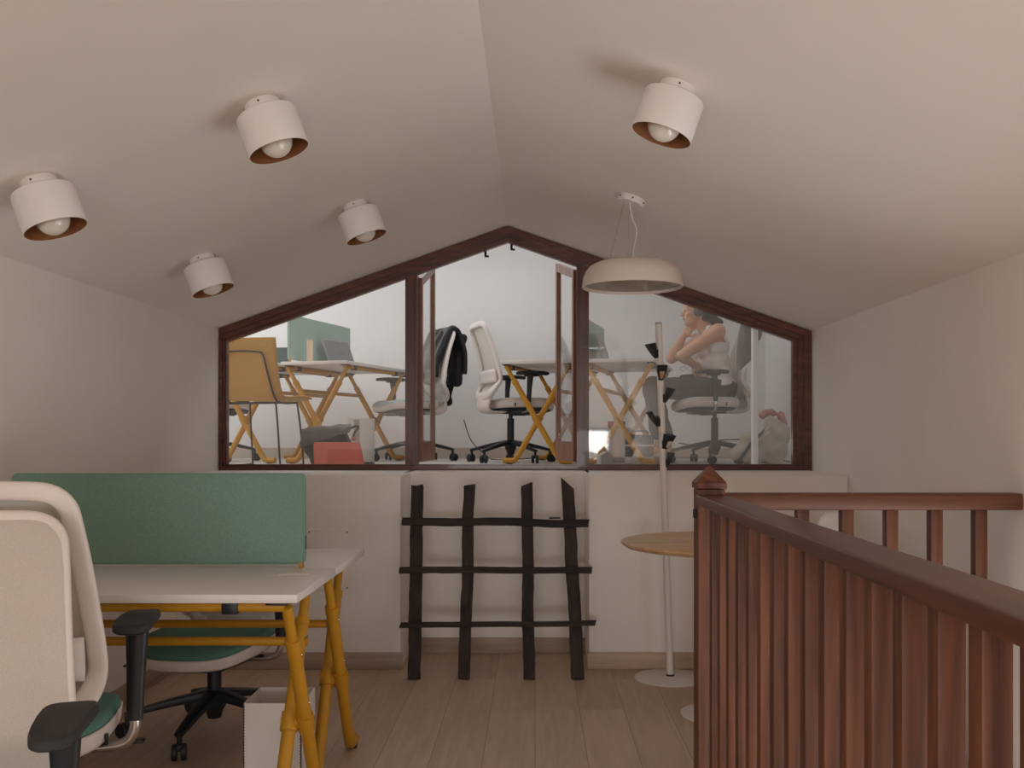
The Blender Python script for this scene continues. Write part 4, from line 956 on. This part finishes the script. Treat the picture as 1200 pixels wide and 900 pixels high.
# clothes
q = MB(); torso(q, .0075)
for s_ in (-1, 1): q.capsule((-.01, s_ * .105, 1.0), (.07, s_ * .105, .99), .022, .022)
o_top = fuse(q, 'tank_top', TOP, wo, .0065, 3, .009, 16)
bm = bmesh.new(); bm.from_mesh(o_top.data)     # neckline and armholes
dele = []
for v in bm.verts:
    c_ = v.co
    neck = (c_.x + .02) ** 2 + (c_.y / 1.0) ** 2 < .085 ** 2 and c_.z > .95
    hole = abs(c_.y) > .128 and c_.z > .895 and (abs(c_.x - .035) < .075)
    if neck or hole or c_.z < .575: dele.append(v)
bmesh.ops.delete(bm, geom=dele, context='VERTS'); bm.to_mesh(o_top.data); bm.free()
q = MB()
q.ball((.085, 0, .560), (.142, .182, .105)); 
for (hp, kn, an) in (LEGN, LEGF):
    hp, kn, an = V(hp), V(kn), V(an); q.capsule(hp, kn, .098, .072); q.capsule(kn, kn.lerp(an, .35), .070, .068); q.capsule(kn.lerp(an, .35), kn.lerp(an, .74), .068, .062)
fuse(q, 'trousers', PANTS, wo, .008, 3, .012, 14)
for (hp, kn, an) in (LEGN, LEGF):
    an = V(an); q = MB(); q.capsule(an + V((.02, 0, -.055)), an + V((-.15, 0, -.070)), .038, .030); q.box(an + V((-.065, 0, -.095)), (.25, .075, .018), None, .008)
    if an.z - .104 < 0: pass
    fuse(q, 'shoe', SHOE, wo, .007, 3)
q = MB(); q.ball(HC + V((.034, 0, .038)), (.096, .084, .094)); q.ball(HC + V((-.015, 0, .075)), (.075, .074, .058)); q.ball(HC + V((.075, 0, -.035)), (.060, .072, .070)); q.capsule(HC + V((.09, -.02, -.04)), HC + V((.185, -.03, -.085)), .045, .014); q.capsule(HC + V((.08, .03, -.05)), HC + V((.15, .04, -.10)), .045, .016)
fuse(q, 'hair', HAIR, wo, .007, 2, .012, 22)
for s_ in (-1, 1):
    q = MB(); q.ball(HC + V((-.0755, s_ * .033, .008)), (.011, .013, .009)); ey = q.build('eye', EYEW, wo)
    q = MB(); q.ball(HC + V((-.083, s_ * .035, .008)), (.005, .006, .006)); q.build('iris', HAIR, ey)
    q = MB(); q.capsule(HC + V((-.088, s_ * .018, .030)), HC + V((-.066, s_ * .056, .030)), .004, .003, 8); q.build('eyebrow', HAIR, wo)
q = MB(); q.ball(HC + V((-.093, 0, -.0525)), (.007, .020, .0055)); q.ball(HC + V((-.091, 0, -.060)), (.007, .018, .0055)); q.build('lips', LIPS, wo)
hp_ = thing('headphones', 'grey over-ear headphones worn by the woman', 'headphones', V((1.30, 7.40, UP)) + HC)
for s_ in (-1, 1):
    q = MB(); q.lathe([(0, 0), (.030, 0), (.036, .006), (.036, .026), (.028, .034), (0, .034)], 28, M.Translation((.0, s_ * .088, -.008)) @ M.Rotation(-s_ * PI / 2, 4, 'X') @ M.Diagonal((1, 1.15, 1, 1))); q.build('ear_cup', GREYPH, hp_)
q = MB(); q.tube([(.012 + .006 * math.sin(a), .104 * math.cos(a), .005 + .142 * math.sin(a)) for a in [PI * k / 22 for k in range(23)]], 1., 10, ab=(.010, .004), ref=(1, 0, 0)); q.build('headband', GREYPH, hp_)
gl_ = thing('eyeglasses', 'thin wire eyeglasses held in the woman\'s lowered hand', 'eyeglasses', (1.30 - .135, 7.40 + .0, UP + .72))
q = MB()
for dx in (-.05, .005): q.tube([(dx + .022 * math.cos(2 * PI * k / 20), -.01, -.012 + .016 * math.sin(2 * PI * k / 20)) for k in range(20)], .0016, 6, True)
q.tube([(-.028, -.01, -.008), (-.017, -.01, -.008)], .0015, 6); q.build('rim', CABLE, gl_)
q = MB(); q.tube([(.027, -.01, -.008), (.05, .03, -.004), (.055, .10, -.004)], .0016, 6); q.build('temple', CABLE, gl_)

# ------------------------------------------------------------------ light: daylight through windows, and an added overhead fill upstairs
def area(name, loc_, rot, sx, sy, power, col=(1, 1, 1), spread=180):
    l = bpy.data.lights.new(name, 'AREA'); l.shape = 'RECTANGLE'; l.size = sx; l.size_y = sy; l.energy = power; l.color = col; l.spread = R(spread)
    o = bpy.data.objects.new(name, l); COL.objects.link(o); o.location = loc_; o.rotation_euler = rot; return o
area('rear_window_daylight', ((WX0 + WX1) / 2, YB - .02, (WZ0 + WZ1) / 2), (PI / 2, 0, 0), WX1 - WX0 - .15, WZ1 - WZ0 - .15, 80, (1, .985, .970))
area('stair_window_daylight', (XR + .025, (SY0 + SY1) / 2, (SZ0 + SZ1) / 2), (PI / 2, 0, PI / 2), SY1 - SY0 - .15, SZ1 - SZ0 - .15, 36, (1, .985, .970))
area('upper_window_daylight', (UX0 + .02, (LY0 + LY1) / 2, (LZ0 + LZ1) / 2), (PI / 2, 0, -PI / 2), LY1 - LY0 - .15, LZ1 - LZ0 - .15, 24, (.98, .99, 1))
area('upper_fill_lamp', (-.9, 7.1, UZ - .03), (0, 0, 0), 3.6, 1.7, 21, (.97, .985, 1))  # added fill lamp below the closed upper ceiling, no opening there
wd = bpy.data.worlds.new('world'); sc.world = wd; wd.use_nodes = True
wd.node_tree.nodes['Background'].inputs[0].default_value = (.75, .82, .9, 1); wd.node_tree.nodes['Background'].inputs[1].default_value = .5

sc.view_settings.view_transform = 'Standard'; sc.view_settings.look = 'None'
sc.view_settings.exposure = 0.; sc.view_settings.gamma = 1.; sc.view_settings.use_curve_mapping = False
sc.cycles.max_bounces = 12; sc.cycles.diffuse_bounces = 10; sc.cycles.transparent_max_bounces = 16
sc.cycles.use_denoising = True; sc.cycles.caustics_reflective = False; sc.cycles.caustics_refractive = False
